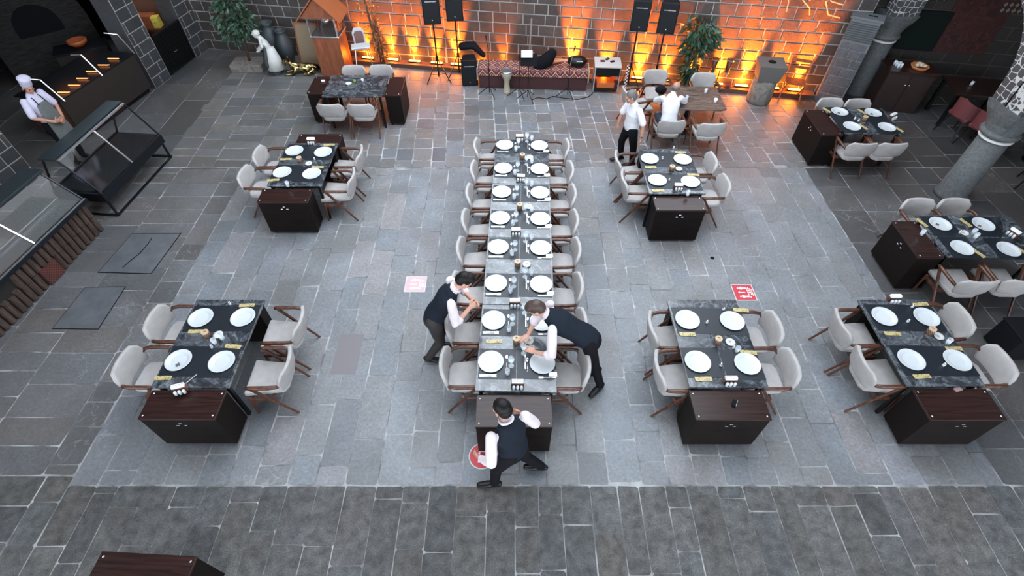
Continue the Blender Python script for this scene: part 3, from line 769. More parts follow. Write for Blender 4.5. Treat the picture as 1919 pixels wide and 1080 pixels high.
for px, py, l in ((418,632,'on the front left table beside the ring saucer'), (404,640,'on the front left table in front of the wicker cup'), (1380,655,'on the front centre right table, beside the sachet'),
        (1726,436,'at the left edge of the right edge table'), (1826,442,'in the middle of the right edge table'), (540,345,'at the near edge of the mid left table'), (1288,362,'at the near edge of the mid right table'),
        (1774,640,'on the front right corner table, right of the brown cup'), (1822,434,'beyond another glass on the right edge table')):
    put('tumbler', px, py+4, TZ, 0, 'empty glass '+l, gg)
for px, py, l in ((368,611,'the far left plate of the front left table'), (333,683,'the near left plate of the front left table'), (1572,211,'the far left plate of the far right table'), (1634,213,'the far right plate of the far right table'), (1757,420,'the far left plate of the right edge table'), (1836,423,'the far right plate of the right edge table')):
    p = un(px, py, TZ+.02); place('sprig', make_leafsprig, (p.x, p.y, TZ+.012), 0, 'small dark garnish sprig lying on '+l, 'garnish sprigs')
# loose items
p = un(355,713,TZ); place('knife', make_knife, (p.x, p.y, TZ+.002), 1.0, 'steel knife on the front left table, touching the napkin holder', 'single knives')
t = thing('card_holder', 'small black table stand with silver edge on the cabinet of the front table', 'table stand', tuple(un(1375,757,.70)), -.5)
obj('base', MB().b2(-.022,.022,-.04,.04,0,.03), M_BLACK, t, bevel=.003); obj('silver_edge', MB().b2(.022,.028,-.04,.04,0,.034), M_STEEL, t)
t = thing('card_holder', 'small pinkish card stand lying on the cabinet of the front right corner table', 'table stand', tuple(un(1793,731,.70)), .3)
obj('base', MB().b2(-.035,.035,-.025,.025,0,.02), mat('dusty_rose', (.30,.19,.18), .5), t, bevel=.003); obj('silver_edge', MB().b2(.035,.043,-.03,.03,0,.026), M_STEEL, t)
# things on the bare marble table
t = thing('sauce_bowl', 'small white bowl on the bare marble table at top left', 'bowl', tuple(un(654,159,TZ)))
obj('bowl', MB().lathe([(0,.003),(.025,.003),(.06,.035),(.064,.035),(.03,0),(0,0)], 22), M_PLATE, t, smooth=True)
tag(obj('green_cup', MB().lathe([(0,0),(.028,0),(.034,.06),(.030,.06),(.024,.01),(0,.01)], 18), mat('olive_glaze', (.16,.20,.05), .4), loc=tuple(un(665,155,TZ)), smooth=True), 'small olive green cup on the bare marble table', 'cup')
tag(obj('white_cup', MB().lathe([(0,0),(.022,0),(.03,.055),(.027,.055),(.02,.01),(0,.01)], 18), M_PLATE, loc=tuple(un(680,153,TZ)), smooth=True), 'small white cup right of the green cup on the bare marble table', 'cup')
t = thing('napkin_holder', 'tiny napkin stand at the left edge of the bare marble table', 'napkin holder', tuple(un(607,157,TZ)))
obj('box', MB().b2(-.04,.04,-.02,.02,0,.05), M_WALNUT, t); obj('napkins', MB().b2(-.035,.035,-.012,.012,.04,.08), M_WHITE, t)

# ------------------------------------------------------------------ wooden table with the seated man
t = thing('dining_table', 'dark rough wooden topped table where the man in white sits', 'table', (3.62, 9.72, 0), -.04)
M_ROUGHWOOD = mat('weathered_table_wood', rough=.35, build=wood_build((.035,.022,.018), (.20,.14,.11), (3,14,14)))
obj('tabletop', MB().prism([(-.66,.44),(-.60,-.38),(-.5,-.46),(.50,-.47),(.62,-.42),(.60,.46)][::-1], .715, .75), M_ROUGHWOOD, t, bevel=.006)
obj('pedestal', MB().lathe([(.18,0),(.18,.03),(.05,.06),(.04,.3),(.06,.35),(.04,.4),(.04,.66),(.14,.70),(.14,.715)], 18), M_BLACKM, t, smooth=True)
for a in range(4): obj('foot', MB().beam((0,0,.04), (.34*math.cos(a*PI/2+.7), .34*math.sin(a*PI/2+.7), .02), .05, .04), M_BLACKM, t)
place('tumbler', make_tumbler, (3.95, 9.9, TZ), 0, 'empty glass at the right edge of the wooden table by the seated man', gg)
place('tumbler', make_tumbler, (3.50, 9.62, TZ), 0, 'empty glass on the wooden table beside the seated man\'s right hand', gg)
tag(obj('paper_cup', MB().lathe([(0,0),(.026,0),(.036,.08),(.033,.08),(.024,.01),(0,.01)], 18), M_WHITE, loc=(4.05, 9.52, TZ), smooth=True), 'white cup near the front right corner of the wooden table', 'cup')
tag(obj('handbag', MB().ell((0,0,.07),(.12,.08,.075)), M_BLACK, loc=(3.03, 9.90, TZ), smooth=True), 'black bag lying on the wooden table beyond the seated man', 'bag')
chair(2.62, 9.98, -PI/2+.25, 'cream chair at the left end of the wooden table with the seated man', 'cream armchairs')

# ------------------------------------------------------------------ floor stickers and hatches
def figure(mb, cx, cy, s, ang, z):
    """standing person pictogram"""
    c, q = math.cos(ang), math.sin(ang)
    def T(pts): return [(cx+s*(x*c-y*q), cy+s*(x*q+y*c)) for x, y in pts]
    def poly(pts): mb.prism(T(pts), z, z+.0012)
    poly([(.0+.11*math.cos(k*PI/5), .78+.11*math.sin(k*PI/5)) for k in range(10)])
    poly([(-.17,.62),(-.22,.30),(-.15,.28),(-.10,.5),(-.12,-.2),(-.02,-.2),(-.01,.2),(.01,.2),(.02,-.2),(.12,-.2),(.10,.5),(.15,.28),(.22,.30),(.17,.62)][::-1])
def sticker(x, y, red, label, ang):
    t = thing('floor_sticker', label, 'sticker', (x, y, .003))
    obj('border', MB().b2(-.165,.165,-.165,.165,0,.001), M_STATUE, t)
    obj('red_panel', MB().b2(-.15,.15,-.15,.15,.001,.002), red, t)
    mb = MB()
    figure(mb, .03, .085, .13, PI/2, .002); figure(mb, .03, -.085, .13, PI/2, .002)
    mb.b2(-.06,.02,-.008,.004,.002,.0032); mb.prism([(-.06,-.02),(-.09,0),(-.06,.02)][::-1], .002, .0032)
    obj('pictogram', mb, M_WHITE, t)
    mb = MB()
    for k, w_ in enumerate((.10,.11,.09,.07)):
        for j in range(5):
            if random.random() < .85: mb.b2(.055+k*.022,.068+k*.022,-w_+j*w_*.4,-w_+j*w_*.4+w_*.3,.002,.0032)
    obj('text_lines', mb, M_WHITE, t)
sticker(-1.51, 5.33, M_PINKRED, 'faded pink distancing sticker on the floor left of the long table', 0)
sticker(3.58, 5.16, M_RED, 'red and white distancing sticker on the floor right of the long table', 0)
t = thing('floor_sticker', 'round red floor sticker with white figure beside the walking waiter', 'sticker', (-.36, 2.55, .003))
obj('border', MB().lathe([(0,0),(.165,0),(.165,.001),(0,.001)], 40), M_STATUE, t)
obj('red_disc', MB().lathe([(0,.001),(.15,.001),(.15,.002),(0,.002)], 40), M_RED, t)
mb = MB(); figure(mb, -.035, -.06, .12, 0, .002); mb.b2(-.02,.06,.075,.09,.002,.0032); mb.b2(-.04,.08,.05,.065,.002,.0032); mb.b2(.03,.1,-.03,-.02,.002,.0032)
obj('pictogram', mb, M_WHITE, t)
t = thing('floor_hatch', 'grey steel floor hatch with a curved cable, near the log counter', 'hatch', (-6.15, 6.03, .002))
obj('plate', MB().prism([(-.46,-.44),(.39,-.47),(.46,.46),(-.36,.45)], 0, .006), M_HATCH, t)
obj('rim_outline', MB().prism([(-.475,-.455),(.402,-.485),(.475,.475),(-.372,.465)], 0, .002), M_BLACK, t)  # slightly larger black plate draws a dark outline round the hatch
tag(obj('cable', MB().tube([(-.02,.36,.012),(-.02,.2,.012),(-.05,.0,.012),(-.13,-.2,.012),(-.17,-.32,.012)], .006, 6), M_BLACK, loc=(-6.1, 6.0, .0)), 'thin black cable lying across the grey floor hatch', 'cable')
t = thing('floor_hatch', 'plain grey steel floor hatch closest to the front left table', 'hatch', (-6.34, 4.87, .002))
obj('plate', MB().prism([(-.34,-.40),(.32,-.41),(.31,.40),(-.30,.38)], 0, .006), M_HATCH, t)
obj('rim_outline', MB().prism([(-.352,-.412),(.332,-.422),(.322,.412),(-.312,.392)], 0, .002), M_BLACK, t)  # black underplate gives this hatch its dark outline
tag(obj('floor_slab', MB().b2(-.17,.17,-.33,.33,0,.003), mat('pale_slab', (.16,.145,.15), .6), loc=(-2.30, 4.03, .0)), 'pale pinkish floor slab right of the front left table', 'slab')
tag(obj('floor_drain', MB().lathe([(0,0),(.035,0),(.03,.008),(0,.01)], 14), M_BLACK, loc=tuple(un(1335,484,0)), smooth=True), 'tiny dark object on the floor below the mid right table', 'drain')
#@@PART2
# ================================================================== left side: grill counter, displays, gate
def axis_frame(p, q):
    p, q = Vector((*p, 0)), Vector((*q, 0)); d = q-p
    return p, d.length, math.atan2(d.y, d.x)
# counter in front of the grill: local x runs along the front (towards the back wall), local -y is the court side
p, L, a = axis_frame((-8.86, 9.35), (-8.42, 11.42))
t = thing('grill_counter', 'dark brown grill counter between the two stone piers on the left', 'counter', p, a)
obj('front_panel', MB().b2(0,L,-.0,.04,.10,.84), mat('brown_panel', (.024,.021,.019), .4, spec=.3), t)
obj('plinth', MB().b2(.05,L-.05,.05,1.0,0,.10), M_BLACK, t)
obj('body', MB().b2(0,L,.04,1.0,.10,.80), mat('red_brown_side', (.09,.028,.012), .6), t)
obj('worktop', MB().b2(0,L,.0,1.05,.84,.87), M_FRAME, t)
gp = thing('glass_guard', 'sloping steel guard rails over the grill counter', 'guard', p, a)
inv = Matrix.Rotation(-a, 3, 'Z')
for (ax, ay), (bx, by), (cx, cy) in (((252,100),(220,65),(195,62)), ((192,142),(152,103),(132,103)), ((122,190),(75,150),(50,148))):
    A = inv @ (un(ax, ay, .87)-p); B = inv @ (un(bx, by, 1.28)-p); C = inv @ (un(cx, cy, 1.32)-p)
    obj('rail', MB().tube([A, B], .016, 8).tube([B, C], .012, 6), M_STEEL, gp)
def make_reflection_rod():
    t = thing('reflection_rod', '', 'reflection')
    obj('rod', MB().tube([(-.11,0,.012),(.11,0,.012)], .011, 8), M_REFLGLOW, t); obj('end_cap', MB().ell((.13,0,.014),(.014,.014,.014)), M_STEEL, t)  # glowing rods imitate orange lamp reflections in glass
    return t
for k, (px, py) in enumerate(((212,111),(194,123),(172,135),(154,148),(139,161),(119,174))):
    q = un(px, py, .88)
    place('rod', make_reflection_rod, q, 0, 'glowing rod imitating lamp reflection on the grill counter, %s from the middle stone pier' % ORD[k], 'glowing rods imitating lamp reflections')
ld = bpy.data.lights.new('grill_point', 'POINT'); ld.energy = 2; ld.color = (1,.35,.12); ld.shadow_soft_size = .3  # weak orange point light, no fixture modelled
lo = bpy.data.objects.new('grill_point', ld); COL.objects.link(lo); lo.location = (-9.6, 10.6, 1.5)
# brick oven in the kitchen
q = Vector((-10.85, 12.25, 0))
t = thing('brick_oven', 'dark brick oven with arched mouth in the kitchen behind the grill counter', 'oven', q, .7)
mb = MB(); prof = []
for k in range(13):
    b = PI*k/12; prof.append((1.0*math.cos(b), 1.15+.9*math.sin(b)))
prof = [(1.0, 0)]+prof+[(-1.0, 0)]
mb.prism(prof, 0, 1.1, lambda v: Vector((v.x, v.z, v.y)))
obj('dome', mb, mat('striped_brick', rough=.9, build=lambda nt, b: nt.links.new(ramp(nt, noise(nt, coords(nt, (2,2,30)), 2), [(.4, (.006,.005,.005)), (.6, (.026,.024,.023))]), b.inputs['Base Color'])), t)  # near-black and grey stripes across the dome
mb = MB(); mb.prism([(.45*math.cos(PI*k/10), 1.15+.42*math.sin(PI*k/10)) for k in range(11)]+[(-.45, .95), (.45, .95)], -.02, .02, lambda v: Vector((v.x, v.z, v.y)))
obj('mouth_shade', mb, M_BLACK, t)  # flat black plate stands in for the dark oven opening
c0 = un(147, 82, .95)
t = thing('kitchen_counter', 'dark counter in the kitchen before the brick oven', 'counter', (c0.x, c0.y, 0), .5)
obj('body', MB().b2(-.5,.5,-.25,.25,0,.86), M_DARK, t); obj('worktop', MB().b2(-.53,.53,-.28,.28,.86,.90), M_FRAME, t)
tag(obj('copper_bowl', MB().lathe([(0,0),(.10,.01),(.19,.08),(.20,.14),(.17,.14),(.09,.03),(0,.03)], 22), mat('copper_glaze', (.30,.07,.02), .5), loc=(c0.x, c0.y, .90), smooth=True), 'round orange-brown bowl on the kitchen counter beside the oven', 'bowl')
# pier of the chef's opening is lit by an amber washer
ld = bpy.data.lights.new('amber_pier_spot', 'SPOT'); ld.energy = 2200; ld.color = (1,.18,.008); ld.spot_size = math.radians(60); ld.spot_blend = .8; ld.shadow_soft_size = .04
lo = bpy.data.objects.new('amber_pier_spot', ld); COL.objects.link(lo); lo.location = (LW(6.55)+.16, 6.55, .35); lo.rotation_euler = (Vector((.20, 0, -1.))).to_track_quat('Z', 'Y').to_euler()
place('uplight', make_uplight, (LW(6.55)+.12, 6.55, .0), PI/2-.19, 'glowing amber lamp at the foot of the left stone pier, behind the log counter', 'amber lamps along the back wall foot')
USED['uplight'] and None

# glass display with an open black base
p, L, a = axis_frame((-6.98, 6.95), (-6.82, 8.75))
t = thing('glass_display', 'black framed sloping glass display case on an open steel base', 'display case', p, a)
D = .85
fb = MB()
for u in (0, L):
    fb.beam((u,0,.02),(u,D,.02),.03,.03); 
fb.beam((0,0,.02),(L,0,.02),.03,.03); fb.beam((0,D,.02),(L,D,.02),.03,.03)
obj('base_frame', fb, M_FRAME, t)
for u in (.02, L-.02):
    for v in (.02, D-.02): obj('leg', MB().beam((u+(.0),v,0),(u,v,.33),.03,.03), M_FRAME, t)
obj('case_body', MB().b2(-.03,L+.03,-.02,D+.02,.33,.50), M_FRAME, t, bevel=.006)
obj('tray', MB().b2(.03,L-.03,.03,D-.03,.50,.515), mat('display_floor', (.020,.022,.024), .12), t)
ft, fk = .34, .60   # where the sloping front meets the top bar, back top
gl = MB(); gl.add([(0,0,.5),(L,0,.5),(L,ft,1.13),(0,ft,1.13)], [(0,1,2,3)])
og = obj('sloping_glass', gl, M_GLASS, t); m_ = og.modifiers.new('thick', 'SOLIDIFY'); m_.thickness = .006
for u in (0, L):
    g2 = MB(); g2.add([(u,0,.5),(u,ft,1.13),(u,fk,1.16),(u,D,.5)], [(0,1,2,3)])
    og = obj('side_glass', g2, M_GLASS, t); m_ = og.modifiers.new('thick', 'SOLIDIFY'); m_.thickness = .006
for u in (0, L/2, L):
    obj('slope_bar', MB().beam((u,0,.5),(u,ft,1.13),.022,.022), M_FRAME if u != L/2 else M_STEEL, t)
obj('top_bar', MB().beam((0,ft,1.14),(L,ft,1.14),.028,.028), M_STEEL, t)
obj('back_top', MB().b2(-.02,L+.02,ft+.04,fk+.06,1.14,1.17), mat('blue_steel', (.05,.07,.08), .25, .7), t)
bk = MB(); bk.beam((0,D,.5),(0,fk,1.15),.025,.025); bk.beam((L,D,.5),(L,fk,1.15),.025,.025); bk.beam((0,D,.52),(L,D,.52),.03,.03)
obj('back_frame', bk, M_FRAME, t)
# log fronted counter with a glass display top
p, L, a = axis_frame((-7.42, 3.3), (-7.03, 6.62))
t = thing('log_counter', 'counter clad in upright half logs at the left edge, glass display on top', 'counter', p, a)
D = .95
obj('carcass', MB().b2(0,L,.06,D,0,.60), M_DARK, t)
nl = 30
for k in range(nl):
    u = (k+.5)*L/nl
    for z0_, z1_ in ((.02,.27+.03*(k % 2)), (.28+.03*(k % 2),.575)):
        if 1.25 < u < 1.62 and z1_ > .3: z1_ = .34 if z0_ > .2 else z1_
        if z1_-z0_ > .04: obj('log', MB().tube([(u,.05,z0_),(u+.008*math.sin(k*3),.045,z1_)], [.048,.045], 9), M_LOG, t, smooth=False)
obj('red_panel', MB().b2(2.02,2.32,-.015,.01,.02,.30), mat('perforated_red', rough=.6, build=check_build(38, (.12,.03,.022), (.03,.012,.010))), t)
obj('counter_rim', MB().b2(-.02,L+.02,-.07,.03,.60,.665), M_FRAME, t, bevel=.006)
obj('rim_trim', MB().b2(0,L,-.045,-.03,.665,.675), M_STEEL, t)
obj('display_bed', MB().b2(.02,L-.02,.03,D-.02,.60,.625), M_TEAL, t)
obj('perforated_strip', MB().b2(.3,L-1.0,.48,.72,.625,.64), mat('perforated_mat', rough=.5, build=check_build(60, (.14,.16,.155), (.05,.06,.06))), t)
ft, fk = .40, .64
gl = MB(); gl.add([(0,0,.665),(L,0,.665),(L,ft,1.12),(0,ft,1.12)], [(0,1,2,3)])
og = obj('sloping_glass', gl, M_GLASS, t); m_ = og.modifiers.new('thick', 'SOLIDIFY'); m_.thickness = .006
g2 = MB(); g2.add([(L,0,.665),(L,ft,1.12),(L,fk,1.16),(L,D,.62)], [(0,1,2,3)])
og = obj('side_glass', g2, M_GLASS, t); m_ = og.modifiers.new('thick', 'SOLIDIFY'); m_.thickness = .006
for u in (.0, L*.36, L*.68, L): obj('slope_bar', MB().beam((u,0,.665),(u,ft,1.12),.022,.022), M_FRAME if u != L*.68 else M_STEEL, t)
obj('top_band', MB().b2(-.02,L+.05,ft-.03,fk+.06,1.13,1.17), mat('blue_steel'), t, bevel=.005)
obj('inner_rail', MB().beam((.02,.42,.66),(L-.05,.42,.66),.014,.014), M_STEEL, t)
# gate and what stands behind it
p, L, a = axis_frame((LW(12.08)-.02, 12.08), (LW(13.08)-.02, 13.08))
t = thing('slat_gate', 'low black slatted gate between two stone piers at top left', 'gate', p, a)
fr = MB(); fr.beam((0,0,.06),(L,0,.06),.04,.04); fr.beam((0,0,.93),(L,0,.93),.04,.04); fr.beam((.02,0,.04),(.02,0,.95),.04,.04); fr.beam((L-.02,0,.04),(L-.02,0,.95),.04,.04)
obj('gate_frame', fr, M_FRAME, t)
for k in range(12): obj('slat', MB().b2(.06+k*(L-.12)/12, .06+(k+.8)*(L-.12)/12, -.01,.01,.06,.93), M_BLACKM, t)
for k in range(3): obj('bolt', MB().ell((L*.5+.05*(k-1),-.015,.42),(.012,.012,.008)), M_STEEL, t)
struct('wall_store_back', MB().beam((-8.85,12.2,1.55),(-9.75,13.6,1.55),.08,3.1), M_PLASTER)
struct('wall_store_end', MB().b2(-9.8, -8.45, 13.62, 13.72, 0, 3.1), M_PLASTER)
t = thing('storage_bench', 'dark bench behind the slatted gate carrying wooden crates', 'bench', (-8.86, 13.1, 0), .0)
obj('bench_top', MB().b2(-.33,.33,-.24,.24,.76,.80), M_WALNUT, t); 
for s in (-1, 1): obj('leg', MB().b2(s*.28-.03,s*.28+.03,-.22,.22,0,.76), M_WALNUT, t)
for k in range(2):
    tag(obj('wooden_crate', MB().b2(-.27,.22,-.18,.18,0,.10).b2(-.27,.22,-.18,-.16,.1,.13), M_REDWOOD, loc=(-8.92, 13.12, .80+k*.13), rz=.05), 'flat reddish wooden crate behind the gate, '+('lower one' if k == 0 else 'upper one'), 'crate', 'crates behind the gate')
for k in range(2):
    tag(obj('yellow_box', MB().b2(-.08,.08,-.1,.1,0,.12), M_YELLOW, loc=(-8.60, 13.02, .80+k*.125), rz=.1+k*.1, bevel=.01), 'small yellow box beside the wooden crates, '+('lower one' if k == 0 else 'upper one'), 'box', 'yellow boxes behind the gate')
ld = bpy.data.lights.new('store_fill', 'POINT'); ld.energy = 22; ld.color = (1,.62,.40); ld.shadow_soft_size = .2  # fill light added to brighten the store, no lamp known there
lo = bpy.data.objects.new('store_fill', ld); COL.objects.link(lo); lo.location = (-8.75, 12.75, 2.6)

# ================================================================== back of the court
def foliage(n, boxes, size, seed, droop=.3):
    rnd = random.Random(seed); mb = MB()
    for _ in range(n):
        c, r = boxes[rnd.randrange(len(boxes))]
        while True:
            d = Vector((rnd.uniform(-1,1), rnd.uniform(-1,1), rnd.uniform(-1,1)))
            if .25 < d.length < 1: break
        p = Vector(c)+Vector((d.x*r[0], d.y*r[1], d.z*r[2]))
        o = Vector((d.x, d.y, d.z*.5-droop+rnd.uniform(-.4,.4))).normalized(); s = o.orthogonal().normalized()
        s = (Matrix.Rotation(rnd.uniform(0, 6.28), 3, o) @ s); L_ = size*rnd.uniform(.7, 1.3); W = L_*.22; nrm = o.cross(s)
        mb.add([p, p+o*L_*.45+s*W, p+o*L_-nrm*L_*.15, p+o*L_*.45-s*W, p+o*L_*.45-nrm*L_*.04], [(0,1,4),(1,2,4),(2,3,4),(3,0,4)])
    return mb
# tree at top left in a stone trough
t = thing('potted_tree', 'leafy dark green tree in a stone trough beside the white statue', 'tree', (-6.48, 12.55, 0))
obj('trough', MB().b2(-.42,.36,-.25,.25,0,.18), M_URN, t, bevel=.01)
obj('trunk', MB().tube([(0,0,.15),(.03,.02,.6),(-.02,.05,1.0),(.05,.05,1.5)], [.035,.03,.025,.018], 8).tube([(0,.03,.7),(-.2,.05,1.1)], [.02,.012], 6).tube([(0,.03,.8),(.25,.0,1.2)], [.02,.012], 6), M_BARK, t, smooth=True)
o = obj('foliage', foliage(800, [((-.05,.05,1.25),(.42,.35,.38)),((.2,.0,1.05),(.30,.3,.3)),((-.15,.05,.85),(.25,.25,.25)),((.05,.05,1.6),(.35,.3,.25))], .13, 3), M_LEAF, t); o['kind'] = 'stuff'
# statue of a stooping girl in cap and apron
t = thing('garden_statue', 'white statue of a stooping woman in cap, apron and long skirt', 'statue', (-5.78, 12.28, 0), .25)
obj('skirt', MB().lathe([(.12,.10),(.21,.12),(.17,.35),(.10,.62),(.0,.64)], 20, (.03,0,0)), M_STATUE, t, smooth=True)
bd = MB(); sd = (0,1,0)
bd.loft([(.02,0,.58),(-.03,0,.72),(-.10,0,.86)], [(.085,.07),(.10,.075),(.07,.055)], sd)
for s in (-1, 1):
    bd.loft([(-.10,s*.09,.84),(-.10,s*.13,.70),(-.22,s*.08,.60)], [.04,.036,.03], sd); bd.ell((-.25,s*.07,.585),(.035,.025,.02))
bd.ell((-.17,0,.93),(.062,.058,.07)); bd.ell((-.225,0,.92),(.016,.014,.018)); bd.loft([(-.11,0,.85),(-.15,0,.90)], [.035,.035], sd)
obj('figure', bd, M_STATUE, t, remesh=.011)
ap = MB(); ap.loft([(-.125,0,.24),(-.105,0,.42),(-.07,0,.60),(-.10,0,.76)], [(.15,.10),(.13,.085),(.10,.065),(.065,.045)], sd)
obj('apron', ap, M_STATDK, t, remesh=.012)
cp = MB(); cp.ell((-.15,0,.985),(.085,.085,.055)); cp.ell((-.16,0,.955),(.10,.09,.022)); obj('bonnet', cp, M_STATUE, t, remesh=.01)
for s in (-1, 1): obj('shoe', MB().ell((-.06,s*.07,.035),(.09,.04,.035)), M_STATDK, t, smooth=True)
obj('base', MB().lathe([(0,0),(.13,0),(.12,.10),(0,.11)], 16, (.02,0,0)), M_STATDK, t)
# reclining brass animal
def make_brass():
    bd = MB(); sd = (0,1,0)
    bd.loft([(.30,0,.12),(.12,0,.14),(-.10,0,.16),(-.20,0,.20)], [(.10,.10),(.11,.11),(.10,.11),(.08,.10)], sd)
    bd.loft([(-.18,0,.20),(-.27,0,.29)], [.075,.06], sd); bd.ell((-.31,0,.32),(.085,.07,.07)); bd.ell((-.385,0,.30),(.045,.035,.032))
    for s in (-1, 1):
        bd.ell((-.28,s*.06,.38),(.022,.015,.035)); bd.loft([(-.17,s*.09,.12),(-.22,s*.10,.045),(-.40,s*.09,.03)], [.05,.035,.028], sd)
        bd.loft([(.26,s*.10,.11),(.14,s*.14,.06),(.02,s*.14,.03)], [.075,.05,.028], sd)
    bd.tube([(.38,0,.12),(.44,.08,.06),(.36,.16,.03)], [.025,.02,.015], 8)
    return bd
tag(obj('brass_animal', make_brass(), M_BRASS, loc=(-5.12, 12.28, 0), rz=.15, remesh=.012), 'shiny brass statue of a reclining animal, right of the white statue', 'statue')
# jars behind the statue
for k, (x, y, s) in enumerate(((-5.62,12.85,1.),(-5.98,13.0,1.15))):
    tag(obj('clay_jar', MB().lathe([(0,0),(.12*s,0),(.20*s,.3*s),(.21*s,.5*s),(.13*s,.68*s),(.10*s,.74*s),(.15*s,.80*s),(.12*s,.80*s),(.08*s,.7*s),(0,.68*s)], 24), M_STATDK, loc=(x, y, 0), smooth=True), 'tall dark jar behind the white statue, '+('the one nearer the tan board' if k == 0 else 'the one nearer the tree'), 'jar', 'dark jars')
# board leaning on the wall
t = thing('leaning_board', 'tan framed board leaning against the wall left of the wooden kiosk', 'board', (-5.03, 12.72, 0), -.12)
Rl = Matrix.Rotation(-.22, 3, 'X')
obj('panel', MB().box((0,.11,.46), (.52,.02,.90), Rl), M_BOARD, t)
obj('frame', MB().box((0,.205,.92), (.56,.03,.03), Rl).box((-.27,.11,.46), (.03,.03,.92), Rl).box((.27,.11,.46), (.03,.03,.92), Rl), M_REDWOOD, t)
# wooden kiosk with glass box and pitched roof
t = thing('snack_kiosk', 'red-brown wooden kiosk with glazed box and pitched slatted roof', 'kiosk', (-4.30, 12.40, 0), -.06)
obj('cupboard', MB().b2(-.31,.31,-.28,.28,0,.92), M_REDWOOD, t, bevel=.006)
obj('ledge', MB().b2(-.34,.34,-.31,.31,.92,.95), M_STEEL, t, bevel=.004)
for sx in (-1, 1):
    for sy in (-1, 1): obj('corner_post', MB().b2(sx*.31-.015,sx*.31+.015,sy*.28-.015,sy*.28+.015,.95,1.36), M_REDWOOD if sy > 0 else M_STEEL, t)
for lo_, hi_ in (((-.3,-.285),(.3,-.279)), ((.302,-.27),(.308,.27)), ((-.308,-.27),(-.302,.27))):
    obj('glass_pane', MB().b2(lo_[0],hi_[0],lo_[1],hi_[1],.96,1.35), M_GLASS, t)
obj('popper', MB().lathe([(0,1.35),(.09,1.33),(.1,1.2),(.04,1.12),(0,1.12)][::-1], 16), M_STEEL, t, smooth=True)
mb = MB(); mb.prism([(-.42,1.36),(.42,1.36),(0,1.78)], -.36, .30, lambda v: Vector((v.x, v.z, v.y)))
obj('gable', mb, M_REDWOOD, t)
for s in (-1, 1):
    for k in range(9):
        y0 = -.40+k*.085
        obj('roof_slat', MB().beam((s*.50,y0,1.31),(0,y0,1.82),.078,.02,(0,0,1)), mat('orange_brown_slat', (.33,.10,.035), .5), t)
# white high chair
t = thing('high_chair', 'white high chair with brown seat and tray, right of the kiosk', 'high chair', (-3.62, 12.42, 0), .25)
obj('tray', MB().b2(-.22,.22,-.24,.04,.62,.66), M_PLATE, t, bevel=.02)
obj('seat', MB().b2(-.15,.15,.0,.26,.50,.55), M_PLATE, t, bevel=.02)
mb = MB(); mb.prism([(-.14,.55),(.14,.55),(.15,.82),(.09,.93),(-.09,.93),(-.15,.82)], .22, .26, lambda v: Vector((v.x, v.z, v.y)))
obj('backrest', mb, M_PLATE, t, bevel=.012)
mb = MB(); mb.prism([(-.10,.56),(.10,.56),(.11,.80),(.07,.86),(-.07,.86),(-.11,.80)], .205, .22, lambda v: Vector((v.x, v.z, v.y)))
obj('seat_pad', mb, mat('mauve_pad', (.16,.09,.085), .7), t)
for sx in (-1, 1):
    for sy, y0 in ((-1, -.02), (1, .24)): obj('leg', MB().tube([(sx*.14,y0,.52),(sx*.21,y0+sy*.10,0)], .013, 7), M_STEEL, t)
# ochre shrub
t = thing('ochre_shrub', 'tall thin ochre leaved shrub lit orange, right of the high chair', 'shrub', (-3.22, 12.62, 0))
obj('stem', MB().tube([(0,0,0),(-.03,.0,.5),(-.10,.0,1.0),(-.14,0,1.6)], [.05,.045,.03,.02], 8).tube([(.05,0,0),(.06,0,.5),(-.0,0,1.1)], [.03,.025,.015], 7), M_BARK, t, smooth=True)
o = obj('foliage', foliage(330, [((.02,0,.35),(.13,.12,.35)),((-.05,0,.9),(.16,.14,.4)),((-.12,0,1.5),(.28,.16,.3))], .075, 8), M_LEAFO, t); o['kind'] = 'stuff'
# speakers on tripods
def make_tall_speaker():
    t = thing('speaker_stand', '', 'speaker stand')
    obj('pole', MB().tube([(0,0,.12),(0,0,1.36)], .018, 10), M_BLACKM, t)
    obj('collar', MB().tube([(0,0,.52),(0,0,.60)], .032, 10), M_BLACKM, t)
    for k in range(3):
        b = k*2*PI/3+PI/2
        obj('leg', MB().tube([(0,0,.56),(.33*math.cos(b),.33*math.sin(b),.012)], .012, 7), M_BLACKM, t)
        obj('brace', MB().tube([(0,0,.16),(.2*math.cos(b),.2*math.sin(b),.23)], .008, 6), M_BLACKM, t)
    return t
def make_box():
    t = thing('loudspeaker', '', 'loudspeaker')
    mb = MB(); mb.prism([(-.19,-.17),(.19,-.17),(.14,.15),(-.14,.15)], 0, .62)
    obj('cabinet', mb, M_SPK, t, bevel=.02)
    obj('grille', MB().b2(-.165,.165,-.182,-.168,.03,.44), M_GRILLE, t, bevel=.004)
    obj('horn_trim', MB().b2(-.12,.12,-.180,-.168,.465,.485), M_STEEL, t)
    obj('badge', MB().ell((0,-.184,.10),(.012,.004,.014)), M_STEEL, t)
    return t
for (x, y, r, l, h) in ((-1.75,11.88,.1,'outermost of the left pair',0),(-1.27,12.06,.1,'inner one of the left pair',.02),(2.72,11.52,-.12,'inner one of the right pair',-.03),(3.28,11.40,-.2,'outermost of the right pair',-.08)):
    place('tallspk', make_tall_speaker, (x, y, 0), r, 'black tripod stand under a raised loudspeaker, '+l, 'speaker stands')
    place('spkbox', make_box, (x, y, 1.36), r, 'black loudspeaker raised on a tripod, '+l, 'raised loudspeakers')
t = dup(USED['spkbox'], (-1.0, 11.80, 0), .06, 'black loudspeaker standing on the floor at the left end of the bench', None); del t['group']
